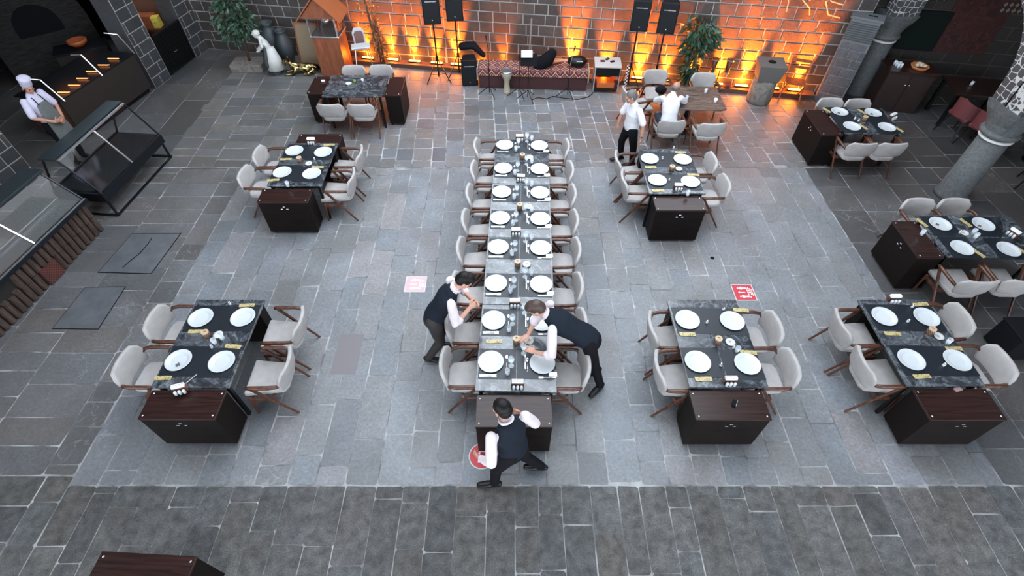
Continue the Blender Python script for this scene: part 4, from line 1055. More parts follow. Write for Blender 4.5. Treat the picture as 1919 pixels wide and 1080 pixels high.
tag(obj('gig_bag', MB().loft([(-.22,0,.75),(.05,0,.78),(.28,0,.55)], [(.08,.10),(.09,.12),(.05,.08)], (0,0,1)), M_BLACK, loc=(-.95, 12.05, 0), smooth=True), 'black bag arching behind the floor loudspeaker', 'bag')
# bench with kilim
t = thing('kilim_bench', 'long low bench covered with a patterned kilim and maroon cloth', 'bench', (.49, 11.70, 0), -.06)
obj('base', MB().b2(-1.25,1.25,-.22,.24,0,.40), M_MAROON, t, bevel=.01)
obj('kilim_cover', MB().b2(-1.27,1.27,-.24,.26,.40,.455).b2(-1.27,1.27,-.245,-.225,.31,.42), M_KILIM, t, bevel=.008)
for s in (-1, 1): obj('cream_fringe', MB().b2(s*1.285-.012,s*1.285+.012,-.24,.24,.20,.455), M_DRUM, t)
# goblet drum
t = thing('goblet_drum', 'cream goblet drum standing on the floor before the bench', 'drum', (-.12, 11.33, 0))
obj('shell', MB().lathe([(.0,0),(.095,0),(.085,.03),(.06,.20),(.065,.30),(.12,.42),(.135,.50),(.125,.51),(0,.505)], 26), M_DRUM, t, smooth=True)
obj('drum_rim', MB().lathe([(.105,.508),(.138,.50),(.142,.525),(.12,.535),(.105,.508)], 26), M_STEEL, t, smooth=True)
obj('drum_head', MB().lathe([(0,.526),(.108,.526),(.108,.52)][::-1], 26), mat('drum_skin', (.08,.08,.08), .5), t)
# microphone and music stands
def tripod(name, x, y, label, cat, h, top, rz=0.):
    t = thing(name, label, cat, (x, y, 0), rz)
    obj('pole', MB().tube([(0,0,.06),(0,0,h)], .009, 8), M_BLACKM, t)
    for k in range(3):
        b = -PI/2+.5+k*2*PI/3; obj('leg', MB().tube([(0,0,.22),(.26*math.cos(b),.26*math.sin(b),.01)], .009, 6), M_BLACKM, t)
    obj('clutch', MB().tube([(0,0,h*.55),(0,0,h*.55+.06)], .016, 8), M_BLACKM, t)
    top(t); return t
def mic_top(dx, dz, h, m=None):
    def f(t):
        obj('boom', MB().tube([(0,0,h),(dx,-.05,h+dz)], .007, 6), m or M_BLACKM, t)
        obj('microphone', MB().tube([(dx,-.05,h+dz),(dx*1.15,-.08,h+dz*1.2),(dx*1.3,-.10,h+dz*1.35)], [.012,.016,.022], 8), M_GRILLE, t)
    return f
tripod('microphone_stand', -.52, 11.22, 'thin black microphone stand left of the goblet drum', 'microphone stand', 1.05, mic_top(-.03,.25,1.05))
tripod('microphone_stand', .16, 11.16, 'black microphone stand right of the drum, half behind the music stand', 'microphone stand', .95, mic_top(.03,.18,.95))
def desk(t):
    Rx = Matrix.Rotation(-.9, 3, 'X')
    obj('desk', MB().box((0,-.02,.92), (.36,.015,.25), Matrix.Rotation(-.5, 3, 'X')), M_BLACK, t)
    obj('sheet_music', MB().box((-.04,.02,1.03), (.24,.008,.16), Matrix.Rotation(-.9, 3, 'X')), M_WHITE, t)
tripod('music_stand', .36, 11.02, 'black music stand holding white sheets before the bench', 'music stand', .90, desk)
tripod('microphone_stand', 1.28, 11.14, 'microphone stand with pale upper rod at the right part of the bench', 'microphone stand', .72, mic_top(.05,.35,.72,M_STEEL))
tag(obj('cable', MB().tube([(.45,10.98,.01),(.6,11.08,.01),(.8,11.02,.01),(.95,11.14,.01),(1.2,11.05,.01),(1.5,11.0,.01),(1.75,11.1,.01),(1.9,11.3,.01)], .008, 6), M_BLACK), 'black cable winding on the floor before the bench', 'cable')
# instruments on the bench
t = thing('long_neck_lute', 'dark bowl backed lute lying on the right end of the bench', 'lute', (1.5, 11.68, .46), -.08)
bd = MB(); bd.ell((0,0,.12),(.24,.15,.12)); obj('bowl', bd, M_SHOE, t, smooth=True)
obj('pale_stripe', MB().box((.05,-.13,.17),(.14,.02,.012)), M_STATUE, t)
obj('neck', MB().beam((-.2,-.02,.14),(-.86,-.06,.10),.04,.03), M_BEIGE, t)
t = thing('lute', 'pale necked lute propped upright behind the music stand', 'lute', (.40, 11.74, .455))
obj('bowl', MB().ell((0,0,.17),(.15,.09,.17)), M_REDWOOD, t, smooth=True); obj('neck', MB().beam((0,.03,.32),(.03,.12,.98),.035,.025), mat('grey_neck', (.16,.13,.12), .5), t)
t = thing('guitar', 'orange topped guitar lying at the back of the bench', 'guitar', (.98, 11.83, .46), .45)
obj('body', MB().ell((0,0,.05),(.24,.10,.045)), mat('varnish_and_lit_orange', (.55,.14,.04), .3), t, smooth=True); obj('neck', MB().beam((-.2,0,.06),(-.7,0,.07),.045,.03), M_WALNUT, t)
tag(obj('instrument_bag', MB().loft([(-.12,0,.05),(.1,0,.2),(.2,0,.36)], [(.14,.1),(.16,.12),(.1,.07)], (1,0,0)), M_BLACK, loc=(.72, 11.60, .46), smooth=True), 'soft black bag on the bench beside the guitar', 'bag')
# rack with pale lid
t = thing('equipment_rack', 'wheeled rack with pale grey lid and glass shelves, right of the bench', 'rack', (2.18, 11.53, 0), -.07)
obj('lid', MB().b2(-.30,.30,-.25,.25,.60,.63), M_AMP, t, bevel=.006)
obj('drawer_block', MB().b2(-.27,.27,-.22,.22,.40,.60), M_BLACKM, t, bevel=.004)
for sx in (-1, 1):
    for sy in (-1, 1): obj('post', MB().b2(sx*.28-.012,sx*.28+.012,sy*.23-.012,sy*.23+.012,.05,.60), M_STEEL, t)
obj('shelf', MB().b2(-.28,.28,-.23,.23,.06,.08), M_BLACKM, t); obj('orange_glow_block', MB().b2(-.2,.2,-.15,.15,.08,.2), mat('varnish_and_lit_orange'), t, bevel=.01)  # orange block stands in for the orange-lit glass interior of the rack
for k, (x, y) in enumerate(((-.12,.02),(.10,.0),(.0,.12))): tag(obj('pedal', MB().b2(-.05,.05,-.025,.025,0,.02), M_GRILLE, loc=(2.18+x, 11.53+y, .632), rz=.4*k), 'small dark gadget on the pale rack lid, '+('left','right','rear')[k], 'gadget', 'gadgets on the rack lid')
tag(obj('striped_strap', MB().b2(-.03,.03,-.008,.008,0,.55), mat('black_white_check', rough=.6, build=check_build(26, (.7,.7,.7), (.02,.02,.02))), loc=(2.62, 11.35, .10)), 'upright black and white checked strip behind the walking man\'s head', 'strap')
# tall potted plant at the right
t = thing('potted_plant', 'tall green plant with drooping leafy stem beside the right speakers', 'plant', (4.10, 11.42, 0))
obj('pot', MB().lathe([(0,0),(.13,0),(.16,.22),(.14,.22),(0,.2)], 20), M_REDWOOD, t, smooth=True)
obj('trunk', MB().tube([(0,0,.15),(0,0,1.3)], [.03,.02], 8), M_BARK, t)
o = obj('foliage', foliage(950, [((-.05,-.02,1.35),(.38,.28,.30)),((-.1,-.05,1.05),(.28,.22,.25)),((.15,-.02,1.2),(.3,.22,.22)),((-.05,-.03,.6),(.17,.15,.45)),((-.05,-.03,.35),(.15,.14,.3))], .15, 12, .6), M_LEAF, t); o['kind'] = 'stuff'
# double drums on a stand
t = thing('double_drums', 'pair of small white rimmed drums on a thin stand, right of the tall plant', 'drums', (4.72, 11.38, 0), -.12)
obj('stand', MB().tube([(0,0,0),(0,0,.55)], .012, 8).tube([(-.2,0,.55),(.2,0,.55)], .012, 6), M_BLACKM, t)
for k in range(3): obj('leg', MB().tube([(0,0,.2),(.2*math.cos(k*2.1),.2*math.sin(k*2.1),.01)], .009, 6), M_BLACKM, t)
for s in (-1, 1):
    dd = obj('drum', MB().lathe([(0,.46),(.055,.46),(.05,.56),(.075,.76),(0,.765)], 18, (s*.16,0,0)), M_WALNUT, t, smooth=True)
    obj('rim', MB().lathe([(.07,.735),(.085,.735),(.085,.765),(.07,.765),(.07,.735)], 18, (s*.16,0,0)).lathe([(.05,.46),(.062,.46),(.062,.485),(.05,.485),(.05,.46)], 18, (s*.16,0,0)), M_STEEL, dd)
# stone mill on a drum
t = thing('stone_mill', 'round rough stone drum with a square hollowed stone block on top', 'stone mill', (5.62, 10.95, 0), -.15)
obj('round_base', MB().lathe([(0,0),(.25,0),(.265,.06),(.255,.48),(.22,.53),(0,.53)], 28), M_URN, t, smooth=True)
mb = MB(); mb.add([(-.22,-.20,.53),(.22,-.20,.53),(.22,.20,.53),(-.22,.20,.53),(-.28,-.26,.90),(.28,-.26,.90),(.28,.26,.90),(-.28,.26,.90)], [(3,2,1,0),(4,5,6,7),(0,1,5,4),(1,2,6,5),(2,3,7,6),(3,0,4,7)])
obj('square_block', mb, mat('grey_tuff', (.11,.105,.10), .9), t, bevel=.01)
obj('hollow_shade', MB().lathe([(0,.902),(.085,.902),(.085,.895)][::-1], 20), M_BLACK, t)  # black disc stands in for the shade inside the hole
# folding chair
t = thing('folding_chair', 'slatted wooden folding chair against the amber lit wall', 'chair', (6.32, 11.0, 0), PI-.35)
for s in (-1, 1):
    obj('back_post', MB().beam((s*.21,-.24,.88),(s*.21,.24,0),.022,.035,(0,1,0)), M_REDWOOD, t)
    obj('leg', MB().beam((s*.18,.20,.46),(s*.18,-.22,0),.022,.035,(0,1,0)), M_REDWOOD, t)
for k in range(4): obj('seat_slat', MB().b2(-.2,.2,-.12+k*.085,-.055+k*.085,.44,.46), M_REDWOOD, t)
for z in (.70,.82): obj('back_slat', MB().b2(-.21,.21,-.235+(.88-z)*.5,-.22+(.88-z)*.5,z-.03,z+.03), M_REDWOOD, t)
obj('cross_bar', MB().beam((-.18,-.19,.06),(.18,-.19,.06),.02,.02), M_REDWOOD, t)
# dark pot and branches
tag(obj('clay_pot', MB().lathe([(0,0),(.08,0),(.11,.12),(.08,.18),(.07,.17),(0,.16)], 18), M_MAROON, loc=(5.02, 11.42, 0), smooth=True), 'small dark pot at the foot of the lit wall, left of the stone mill', 'pot')
def branch(pts, r=.014):
    mb = MB(); mb.tube([(x, BW(x)-.05, z) for x, z in pts], r, 6); return mb
t = thing('bare_branches', 'pale curly bare branches fixed to the lit wall at upper right', 'branches', (5.6, BW(5.6)-.05, 1.9))
for pts in ([(5.2,2.25),(5.45,2.05),(5.6,2.08)], [(5.5,2.3),(5.7,1.95),(5.73,1.75)], [(5.7,2.3),(5.95,2.05),(6.1,2.0)], [(5.95,2.0),(6.15,1.85),(6.2,1.72)], [(6.2,2.3),(6.5,2.0),(6.75,1.95)], [(6.4,2.0),(6.55,1.75),(6.8,1.7)]):
    mb = MB(); mb.tube([(x-5.6, BW(x)-BW(5.6), z-1.9) for x, z in pts], .014, 6); obj('branch', mb, mat('pale_branch', (.42,.30,.18), .7), t)
# vented stone pier in the right corner
p, q = Vector((6.93, 11.02, 0)), Vector((7.40, 10.74, 0))
fnp, Lp = wall_fn((6.93,11.02), (7.40,10.74), 0)
# wall_fn gives the left-hand side; the court side is needed, so run it the same way as the back wall
mbp = masonry(Lp, 1.32, .2, .16, .34, .016, .01, fnp, (.075,.090,.105), .15, .03)
d_ = (q-p).normalized(); n_ = Vector((-d_.y, d_.x, 0)); mbp.cur = 1
B0 = [p, q, q+n_*.30, p+n_*.30]
mbp.add([v-n_*-.002 for v in B0]+[v+Vector((0,0,1.78))+n_*.002 for v in B0], [(3,2,1,0),(4,5,6,7),(0,1,5,4),(1,2,6,5),(2,3,7,6),(3,0,4,7)]); mbp.col += [(1,1,1)]*6
t = thing('vented_pier', 'grey stone clad pier with metal louvres at its top, right of the folding chair', 'pier', (0,0,0))
obj('stone_cladding', mbp, [M_BASALT, mat('pier_mortar', (.13,.14,.15), .8)], t)
for k in range(9):
    z = 1.36+k*.042
    obj('louvre', MB().add([p-n_*.004+Vector((0,0,z)), q-n_*.004+Vector((0,0,z)), q-n_*.03+Vector((0,0,z+.014)), p-n_*.03+Vector((0,0,z+.014)), p-n_*.004+Vector((0,0,z+.022)), q-n_*.004+Vector((0,0,z+.022))], [(0,1,2,3),(3,2,5,4)]), mat('louvre_metal', (.16,.18,.19), .4, .6), t)
obj('cap_slab', MB().prism([tuple((v-d_*.03*(1 if i in (0,3) else -1)-n_*.03*(1 if i < 2 else -1)).xy) for i, v in enumerate(B0)], 1.78, 1.82), mat('cap_grey', (.10,.11,.12), .6), t)
c_ = (B0[0]+B0[2])/2
obj('slot_shade', MB().box((c_.x+.08, c_.y-.03, 1.822), (.16,.05,.006), Matrix.Rotation(-.53, 3, 'Z')), M_BLACK, t)  # black bar stands in for the shade of an open slot
# gallery furniture at upper right, gallery shade put into its colours
t = thing('sideboard', 'dark brown sideboard in the gallery against the brick wall', 'sideboard', (8.48, 10.72, 0), -.17)
obj('body', MB().b2(-.47,.47,-.25,.25,0,.86), M_REDWOOD if False else mat('shaded_red_wood', rough=.45, build=wood_build((.010,.004,.003), (.026,.010,.008), (12,12,2))), t, bevel=.006)
obj('top', MB().b2(-.50,.50,-.28,.27,.86,.90), M_TOPWOOD, t, bevel=.005)
for s in (-1, 1):
    dr = obj('door', MB().b2(-.45 if s < 0 else .01, -.01 if s < 0 else .45, -.262,-.25,.05,.82), mat('shaded_red_wood'), t, bevel=.004); obj('knob', MB().ell((s*.04,-.27,.62),(.014,.014,.014)), M_STEEL, dr)
t = thing('bread_basket', 'oval basket of pale and orange rolls on the sideboard', 'basket', (8.62, 10.66, .90))
obj('basket', MB().lathe([(0,.0),(.14,0),(.18,.06),(.16,.06),(.12,.02),(0,.02)], 22), mat('orange_basket', (.42,.16,.05), .7), t, smooth=True)
rolls = MB()
for k in range(9): rolls.ell((.09*math.cos(k*.7)*(k % 3)/2, .08*math.sin(k*.7)*(k % 3)/2, .07+.01*(k % 2)), (.045,.035,.03))
obj('rolls', rolls, mat('pale_roll', (.50,.42,.33), .7), t, smooth=True)
for k in range(5): place('tumbler', make_tumbler, (8.18+.06*(k % 2), 10.68+.07*(k//2), .90), 0, 'empty glass in the cluster at the left end of the sideboard', 'glasses clustered on the sideboard')
t = thing('gallery_table', 'dark table in the gallery, right of the sideboard', 'table', (9.75, 10.15, 0), -.17)
obj('tabletop', MB().b2(-.6,.6,-.4,.4,.71,.75), mat('shaded_red_wood'), t, bevel=.005)
for sx in (-1, 1):
    for sy in (-1, 1): obj('leg', MB().b2(sx*.54-.03,sx*.54+.03,sy*.34-.03,sy*.34+.03,0,.71), M_BLACKM, t)
place('tumbler', make_tumbler, (9.55, 10.2, .75), 0, 'single glass on the dark gallery table', gg)
t = thing('hanging_rug', 'dark red patterned rug hanging on the gallery wall', 'rug', (9.6, 11.16, 1.3), -.18)
obj('rug', MB().b2(-.55,.55,-.01,.01,-.3,.9), mat('shaded_red_rug', rough=.9, build=lambda nt, b: nt.links.new(ramp(nt, noise(nt, coords(nt), 5, 3, 1.5), [(.45, (.028,.004,.004)), (.5, (.05,.012,.008)), (.55, (.018,.003,.004))]), b.inputs['Base Color'])), t)
t = thing('wall_picture', 'dark framed picture on the gallery wall above the sideboard', 'picture', (8.75, 11.31, 1.35), -.18)
obj('frame', MB().b2(-.40,.40,-.02,.02,-.35,.45), M_BLACK, t, bevel=.008); obj('canvas', MB().b2(-.36,.36,-.024,-.02,-.31,.41), mat('picture_shaded', (.004,.008,.007), .7, spec=.1), t)
for (x, z, s, l) in ((8.62, 2.12, 1., 'left'), (10.1, 1.95, .8, 'right')):
    t = thing('diamond_panel', 'small panel of pinkish diamonds on the gallery wall, the %s one' % l, 'ornament', (x, 11.36-(x-8.6)*.183-.02, z), -.18, 'diamond panels')
    obj('panel', MB().b2(-.26*s,.26*s,-.01,.01,-.14*s,.14*s), M_DARK, t)
    dm = MB()
    for i in range(4):
        for j in range(2): cx, cz = (-.2+i*.13)*s, (-.065+j*.13)*s; dm.add([(cx,-.013,cz-.06*s),(cx+.05*s,-.013,cz),(cx,-.013,cz+.06*s),(cx-.05*s,-.013,cz)], [(0,1,2,3)])
    obj('diamonds', dm, mat('pink_diamond', (.16,.10,.09), .7), t)
def make_pink():
    t = thing('upholstered_chair', '', 'chair')
    obj('seat', MB().b2(-.24,.24,-.22,.26,.40,.50), M_PINK, t, bevel=.04)
    mb = MB(); K = 12; vs = []
    for r in (.27,.23):
        for z in (.46,.84):
            vs += [(r*math.sin(-1.5+3.*k/K), -.02-r*math.cos(-1.5+3.*k/K), z-(abs(k-K/2)/K)*.25*(z > .5)) for k in range(K+1)]
    n = K+1; fs = []
    for k in range(K): fs += [(k, k+1, k+n+1, k+n), (k+2*n+1, k+2*n, k+3*n, k+3*n+1), (k+n, k+n+1, k+3*n+1, k+3*n), (k+1, k, k+2*n, k+2*n+1)]
    fs += [(0, n, 3*n, 2*n), (n-1, 3*n-1, 4*n-1, 2*n-1)]
    mb.add(vs, fs); obj('backrest', mb, M_PINK, t, bevel=.012)
    for sx in (-1, 1):
        for sy in (-1, 1): obj('leg', MB().beam((sx*.17,sy*.17,.41),(sx*.25,sy*.25,0),.022,.022), M_BLACKM, t)
    return t
for (x, y, r, l) in ((9.28,9.55,-1.4,'behind the column capital, farther one'), (9.42,9.08,-1.2,'behind the column capital, nearer one'), (9.75,7.75,.9,'at the right edge of the photo')):
    place('pink', make_pink, (x, y, 0), r, 'pinkish red upholstered chair in the dark gallery, '+l, 'pink gallery chairs')
t = thing('gallery_table', 'dark gallery table at the right edge beside the nearest pink chair', 'table', (10.35, 8.6, 0), 0)
obj('tabletop', MB().b2(-.4,.4,-.4,.4,.71,.75), mat('shaded_red_wood'), t, bevel=.005); obj('pedestal', MB().lathe([(.2,0),(.2,.03),(.04,.05),(.04,.71)], 14), M_BLACKM, t)
ld = bpy.data.lights.new('gallery_point', 'POINT'); ld.energy = 10; ld.color = (1,.55,.30); ld.shadow_soft_size = .25  # warm point light in the gallery without a modelled fixture
lo = bpy.data.objects.new('gallery_point', ld); COL.objects.link(lo); lo.location = (10.2, 9.6, 3.2)
# dark bench box at right edge
t = thing('dark_stool', 'dark box stool just cut by the right edge of the photo', 'stool', (6.95, 4.12, 0))
obj('body', MB().b2(-.2,.2,-.2,.2,0,.42), M_BLACK, t, bevel=.02); obj('seat_top', MB().b2(-.21,.21,-.21,.21,.42,.46), M_BLACK, t, bevel=.015)
# ================================================================== people
def V(*a): return Vector(a)
def frame(fwd, up=(0,0,1)):
    f = Vector(fwd).normalized(); u = Vector(up); r = f.cross(u).normalized(); u = r.cross(f).normalized()
    return r, f, u
def hand(mb, wrist, d, palm, curl=.5, left=1):
    """d: direction of the hand, palm: where the palm faces; thumb leaves the side near the palm's base"""
    d = Vector(d).normalized(); n = Vector(palm); n = (n-d*n.dot(d)).normalized(); s = d.cross(n)*left
    w = Vector(wrist)
    mb.loft([w, w+d*.035, w+d*.085], [(.026,.018),(.038,.016),(.041,.013)], s, 12)
    for k, (off, L_) in enumerate(((-.031,.072),(-.0105,.082),(.0105,.077),(.031,.060))):
        b = w+d*.085+s*off; a = curl*.5; p = [b]
        dd = (d+s*off*2.2).normalized()
        for seg, f in enumerate((.45,.3,.25)):
            dd2 = (dd*math.cos(a)+n*math.sin(a)).normalized(); p.append(p[-1]+dd2*L_*f); a += curl*(.75+.08*k)
        mb.loft(p, [.0088,.0084,.0078,.0068], s, 8)
    b = w+d*.02-s*.028; t1 = (d*.6-s*.8+n*.25).normalized(); t2 = (d*.9-s*.3+n*.5).normalized()
    mb.loft([b, b+t1*.035, b+t1*.035+t2*.028, b+t1*.035+t2*.028+(t2+n*.4).normalized()*.022], [.0135,.0115,.010,.008], n, 8)
def head(mb, c, fwd, up, s=1.):
    r, f, u = frame(fwd, up); c = Vector(c)
    E_ = lambda o, d: mb.ell(c+r*o[0]*s+f*o[1]*s+u*o[2]*s, tuple(x*s for x in d), (r, f, u))
    E_((0,-.012,.03),(.075,.095,.085)); E_((0,.025,-.035),(.058,.062,.072)); E_((0,.055,-.075),(.032,.032,.026))
    E_((0,.092,-.018),(.013,.020,.020)); E_((0,.082,.0),(.009,.012,.03)); E_((0,.078,.022),(.048,.014,.010))
    E_((0,.080,-.052),(.024,.010,.006)); E_((0,.078,-.062),(.020,.010,.006))
    for k in (-1, 1): E_((k*.078,-.008,-.008),(.010,.020,.030)); E_((k*.045,.055,-.022),(.02,.02,.02))
    return r, f, u, c
def person(label, loc, J, fwd_head, up_head, skin, hairm, top, trousers, vest=None, sleeve='long', apron=None, hat=None, group=None, hairk='short', cat='person', palm=((0,0,-1),(0,0,-1)), hdir=None, belly=1., shoe_dir=None, bald=False, curl=(.5,.5)):
    """J: joints in world coordinates"""
    loc = Vector(loc); j = {k: Vector(v)-loc for k, v in J.items()}
    side = (j['sr']-j['sl']).normalized(); hside = (j['hr']-j['hl']).normalized()
    pel = (j['hl']+j['hr'])/2; sho = (j['sl']+j['sr'])/2; neck = j['neck']; up = (sho-pel); Ht = j['head']
    low = pel-up.normalized()*.05; waist = pel.lerp(sho, .38); chest = pel.lerp(sho, .75)
    def torso(mb, e, b=1., top_=True):
        mb.loft([low, pel.lerp(sho, .08), waist, chest, pel.lerp(sho, .93), sho+(neck-sho)*.3], [(.150+e,.105+e),(.160+e,.112*b+e),(.140+e,.100*b+e),(.165+e,.112+e),(.155+e,.082+e),(.09+e,.060+e)], (side+hside*.6), 20)
    # body: one continuous surface
    mb = MB(); torso(mb, 0, belly)
    mb.loft([sho.lerp(neck, .3), neck, Ht-Vector(up_head).normalized()*.05], [(.065,.06),(.052,.052),(.05,.052)], side, 14)
    r, f, u, c = head(mb, Ht, fwd_head, up_head)
    for s in 'lr':
        mb.loft([j['s'+s], j['e'+s]], [.050,.038], side, 12); mb.loft([j['e'+s], j['w'+s]], [.038,.026], side, 12)
        hd = (hdir or {}).get(s) or (j['w'+s]-j['e'+s]); hand(mb, j['w'+s], hd, palm[0 if s == 'l' else 1], curl[0 if s == 'l' else 1], 1 if s == 'l' else -1)
        mb.loft([j['h'+s], j['k'+s]], [.082,.055], side, 14); mb.loft([j['k'+s], j['a'+s]], [.054,.036], side, 12)
        td = (j['t'+s]-j['a'+s]); td.z = 0; td.normalize(); g = j['a'+s].copy(); g.z = max(.045, g.z-.035)
        mb.loft([g-td*.01, g+td*.10], [(.026,.022),(.028,.014)], td.cross(V(0,0,1)), 10)
    body = tag(obj('person', mb, skin, loc=loc, remesh=.0062, sm=2), label, cat, group)
    # hair
    hb = MB(); E_ = lambda o, d: hb.ell(c+r*o[0]+f*o[1]+u*o[2], d, (r, f, u))
    if hat:
        E_((0,-.03,.01),(.080,.085,.07)); obj('hair', hb, hairm, body, remesh=.008)
        hb = MB(); hb.lathe([(.080,.0),(.088,.015),(.088,.10),(.10,.14),(.07,.165),(0,.16)], 20, c+u*.045, Matrix((r, f, u)).transposed()); obj('cook_hat', hb, hat, body, smooth=True)
    elif bald:
        E_((0,-.030,-.005),(.083,.092,.055)); obj('hair', hb, hairm, body, remesh=.008)
    else:
        E_((0,-.022,.040),(.083,.100,.088)); E_((0,-.045,.0),(.080,.080,.085))
        if hairk == 'full': E_((0,.045,.095),(.058,.055,.030)); E_((0,.02,.09),(.075,.075,.045))
        obj('hair', hb, hairm, body, remesh=.008)
    for k in (-1, 1):
        eb = MB(); eb.ell(c+r*k*.030+f*.083+u*.004, (.011,.006,.006), (r, f, u)); obj('eye', eb, M_BLACK, body, smooth=True)
    # clothes
    sb = MB(); torso(sb, .010, belly)
    for s in 'lr':
        e = j['e'+s]; w_ = j['w'+s]
        if sleeve == 'long': pts, rd = [j['s'+s], j['s'+s].lerp(e, .6), e, e.lerp(w_, .5), e.lerp(w_, .92)], [.056,.060,.056,.048,.038]
        elif sleeve == 'elbow': pts, rd = [j['s'+s], j['s'+s].lerp(e, .6), e, e.lerp(w_, .22)], [.056,.062,.060,.058]
        else: pts, rd = [j['s'+s], j['s'+s].lerp(e, .45), j['s'+s].lerp(e, .85)], [.058,.064,.064]
        sb.loft(pts, rd, side, 12)
    sb.loft([sho.lerp(neck, .35), neck.lerp(sho, .15)], [(.070,.064),(.060,.060)], side, 14)
    obj('shirt', sb, top, body, remesh=.010, sm=3)
    if vest:
        vb = MB(); vb.loft([low+up.normalized()*.02, pel.lerp(sho, .1), waist, chest, pel.lerp(sho, .90), sho+(neck-sho)*.08], [(.170,.128),(.176,.132),(.158,.120),(.188,.132),(.190,.112),(.125,.088)], (side+hside*.6), 20)
        obj('vest', vb, vest, body, remesh=.010, sm=3)
        cl = MB(); base = neck.lerp(sho, .12); ax = (neck-sho).normalized() if (neck-sho).length > .01 else up.normalized(); rr_, ff_, uu_ = frame(side.cross(ax), ax)
        ring = [base+rr_*.066*math.cos(2*PI*k/16)+ff_*.066*math.sin(2*PI*k/16) for k in range(17)]
        cl.tube(ring, .016, 8, False); obj('collar', cl, top, body, smooth=True)
    tb = MB(); tb.loft([low-up.normalized()*.02, pel.lerp(sho, .14)], [(.158,.118),(.158,.116)], hside, 18)
    for s in 'lr': tb.loft([j['h'+s], j['k'+s].lerp(j['h'+s], .3), j['k'+s], j['k'+s].lerp(j['a'+s], .5), j['a'+s]+V(0,0,.0)], [.098,.080,.068,.060,.054], side, 14)
    obj('trousers', tb, trousers, body, remesh=.011, sm=3)
    for s in 'lr':
        h = MB(); td = (j['t'+s]-j['a'+s]); td.z = 0; td.normalize(); zz = j['a'+s].z; g = j['a'+s].copy(); g.z = max(.0, zz-.08)
        sd = td.cross(V(0,0,1))
        h.loft([g-td*.05+V(0,0,.045), g+V(0,0,.05), g+td*.10+V(0,0,.038), g+td*.19+V(0,0,.028)], [(.036,.040),(.040,.044),(.046,.032),(.036,.022)], sd, 12)
        obj('shoe', h, M_SHOE, body, remesh=.009, sm=2)
    if apron:
        ab = MB(); ff = side.cross(up.normalized()); ff = -ff if ff.dot(f) < 0 else ff
        P_ = [chest+ff*.105, waist+ff*.095, pel+ff*.11, (j['kl']+j['kr'])/2+ff*.09]
        ab.loft(P_, [(.115,.03),(.15,.035),(.17,.04),(.19,.045)], side, 18); obj('apron', ab, apron, body, remesh=.010, sm=2)
        st = MB()
        for k in (-1, 1): st.tube([chest+ff*.125+side*k*.08, sho+ff*.09+side*k*.07, sho+side*k*.05+(neck-sho)*.6-ff*.02], .008, 6)
        obj('apron_strap', st, M_BLACK, body)
    return body

# waiter bending at the left of the long table
person('person in black vest bending over, left side of the long table, hands together', (-1.0, 4.02, 0), dict(
    hl=(-.98,4.12,.90), hr=(-.98,3.90,.90), kl=(-.93,4.14,.48), al=(-1.02,4.16,.08), tl=(-.85,4.16,0), kr=(-.94,3.90,.48), ar=(-1.14,3.92,.08), tr=(-1.0,3.9,0),
    sl=(-.76,4.22,1.32), sr=(-.72,3.86,1.30), neck=(-.66,4.05,1.40), head=(-.565,4.08,1.47),
    el=(-.62,4.28,1.07), wl=(-.50,4.07,1.13), er=(-.68,3.76,1.04), wr=(-.52,3.93,1.14)),
    (.75,0,-.65), (.55,.05,.8), M_SKIN, M_HAIR, M_SHIRT, mat('charcoal_trousers', (.020,.016,.016), .8), M_VEST, 'elbow', hairk='full', palm=((0,-1,-.2),(0,1,-.2)), hdir={'l': V(.75,-.5,.2), 'r': V(.75,.5,.2)}, curl=(.7,.7))
# waiter leaning over from the right
person('person in black vest leaning far over the long table from its right side', (1.02, 3.6, 0), dict(
    hl=(.92,3.56,.92), hr=(.92,3.74,.92), kl=(1.04,3.53,.50), al=(1.16,3.48,.085), tl=(1.06,3.38,0), kr=(1.0,3.73,.48), ar=(1.14,3.73,.085), tr=(1.02,3.68,0),
    sl=(.47,3.56,1.20), sr=(.46,3.92,1.22), neck=(.38,3.75,1.26), head=(.285,3.78,1.31),
    el=(.46,3.34,.98), wl=(.27,3.45,.90), er=(.30,3.88,1.0), wr=(.20,3.72,.88)),
    (-.75,.0,-.65), (-.6,.0,.8), M_SKIN, M_HAIRB, M_SHIRT, M_BLACK, M_VEST, 'elbow', hairk='full', palm=((0,.3,-1),(-.2,-.5,-1)), hdir={'l': V(-.8,.5,-.1), 'r': V(-.7,-.5,-.1)}, curl=(.45,.6))
# waiter walking past the near end
person('person in black vest walking left past the brown cabinet of the long table', (0.0, 2.27, 0), dict(
    hl=(-.03,2.17,.90), hr=(.06,2.35,.90), kl=(-.17,2.20,.50), al=(-.20,2.20,.085), tl=(-.38,2.19,0), kr=(.13,2.36,.47), ar=(.34,2.37,.14), tr=(.18,2.38,0),
    sl=(-.20,2.15,1.38), sr=(.13,2.37,1.38), neck=(-.06,2.30,1.47), head=(-.10,2.35,1.58),
    el=(-.20,2.00,1.12), wl=(-.32,2.13,.93), er=(.24,2.42,1.12), wr=(.12,2.56,1.0)),
    (-.75,.65,-.25), (-.1,.05,1), M_SKIN2, M_HAIR, M_SHIRT, M_BLACK, M_VEST, 'long', palm=((.3,.6,0),(-.5,-.3,0)), hdir={'l': V(-.5,.5,-.7), 'r': V(-.5,.6,-.3)}, curl=(.5,.5))
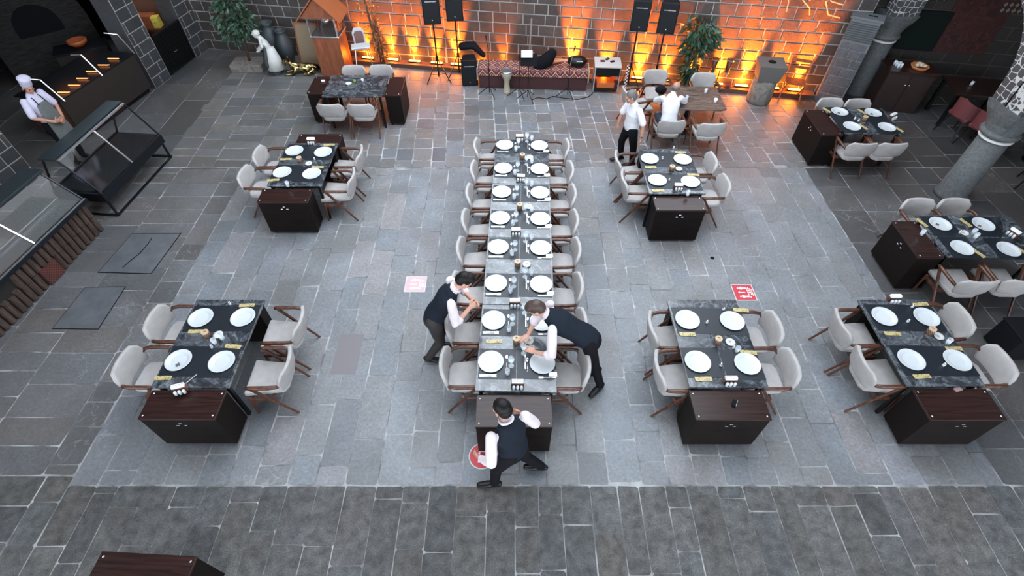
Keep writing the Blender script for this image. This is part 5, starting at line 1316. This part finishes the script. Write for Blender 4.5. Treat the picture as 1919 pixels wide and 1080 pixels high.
# man walking at the back, short sleeved white shirt
person('person with grey hair in short sleeved white shirt and black trousers, walking left', (2.24, 8.5, 0), dict(
    hl=(2.22,8.40,.84), hr=(2.20,8.58,.84), kl=(2.30,8.40,.46), al=(2.34,8.44,.085), tl=(2.18,8.42,0), kr=(2.10,8.58,.48), ar=(2.14,8.62,.10), tr=(1.96,8.60,0),
    sl=(2.24,8.26,1.28), sr=(2.12,8.58,1.28), neck=(2.14,8.42,1.36), head=(2.08,8.42,1.46),
    el=(2.34,8.20,1.04), wl=(2.34,8.16,.80), er=(2.02,8.62,1.04), wr=(1.98,8.60,.84)),
    (-.92,-.1,-.3), (-.2,0,1), M_SKIN2, M_HAIRG, M_SHIRT2, M_BLACK, None, 'short', palm=((-1,.2,0),(1,0,0)), hdir={'l': V(-.05,0,-1), 'r': V(-.3,0,-1)}, belly=1.12, curl=(.35,.35))
tag(obj('wrist_watch', MB().lathe([(.031,-.012),(.035,-.012),(.035,.012),(.031,.012),(.031,-.012)], 18), M_STEEL, loc=(2.34, 8.165, .83)), 'steel watch on the left wrist of the walking man in white', 'watch')
# seated man with his back to the camera
person('person with thinning hair in white shirt seated leaning on the wooden table', (3.08, 9.1, 0), dict(
    hl=(2.98,9.08,.53), hr=(3.18,9.08,.53), kl=(2.95,9.48,.52), al=(2.95,9.46,.085), tl=(2.95,9.65,0), kr=(3.24,9.48,.52), ar=(3.26,9.46,.085), tr=(3.28,9.65,0),
    sl=(2.92,9.30,.96), sr=(3.27,9.30,.96), neck=(3.12,9.36,1.03), head=(3.17,9.43,1.10),
    el=(2.86,9.50,.80), wl=(3.04,9.66,.80), er=(3.42,9.46,.80), wr=(3.26,9.66,.80)),
    (.3,.85,-.45), (.1,.35,1), M_SKIN2, M_HAIRG, M_SHIRT2, mat('denim', (.020,.028,.05), .8), None, 'elbow', palm=((0,0,-1),(0,0,-1)), hdir={'l': V(.6,.7,-.02), 'r': V(-.5,.8,-.02)}, bald=True, curl=(.15,.15))
# cook in the opening of the left wall
person('person in lilac cook tunic, grey apron and cook hat, standing in the left opening', (-8.62, 8.62, 0), dict(
    hl=(-8.55,8.73,.86), hr=(-8.59,8.53,.86), kl=(-8.54,8.75,.47), al=(-8.58,8.76,.085), tl=(-8.4,8.72,0), kr=(-8.56,8.52,.47), ar=(-8.60,8.52,.085), tr=(-8.42,8.48,0),
    sl=(-8.58,8.82,1.34), sr=(-8.65,8.46,1.34), neck=(-8.60,8.64,1.42), head=(-8.56,8.63,1.53),
    el=(-8.50,8.86,1.08), wl=(-8.38,8.70,.92), er=(-8.60,8.36,1.08), wr=(-8.38,8.48,.94)),
    (.85,-.35,-.35), (.08,0,1), M_SKIN2, M_HAIR, M_LILAC, M_BLACK, None, 'short', apron=M_APRON, hat=M_LILAC, palm=((-.6,-.5,0),(-.4,.6,0)), hdir={'l': V(.4,-.7,-.3), 'r': V(.3,.8,-.1)}, curl=(.5,.5))
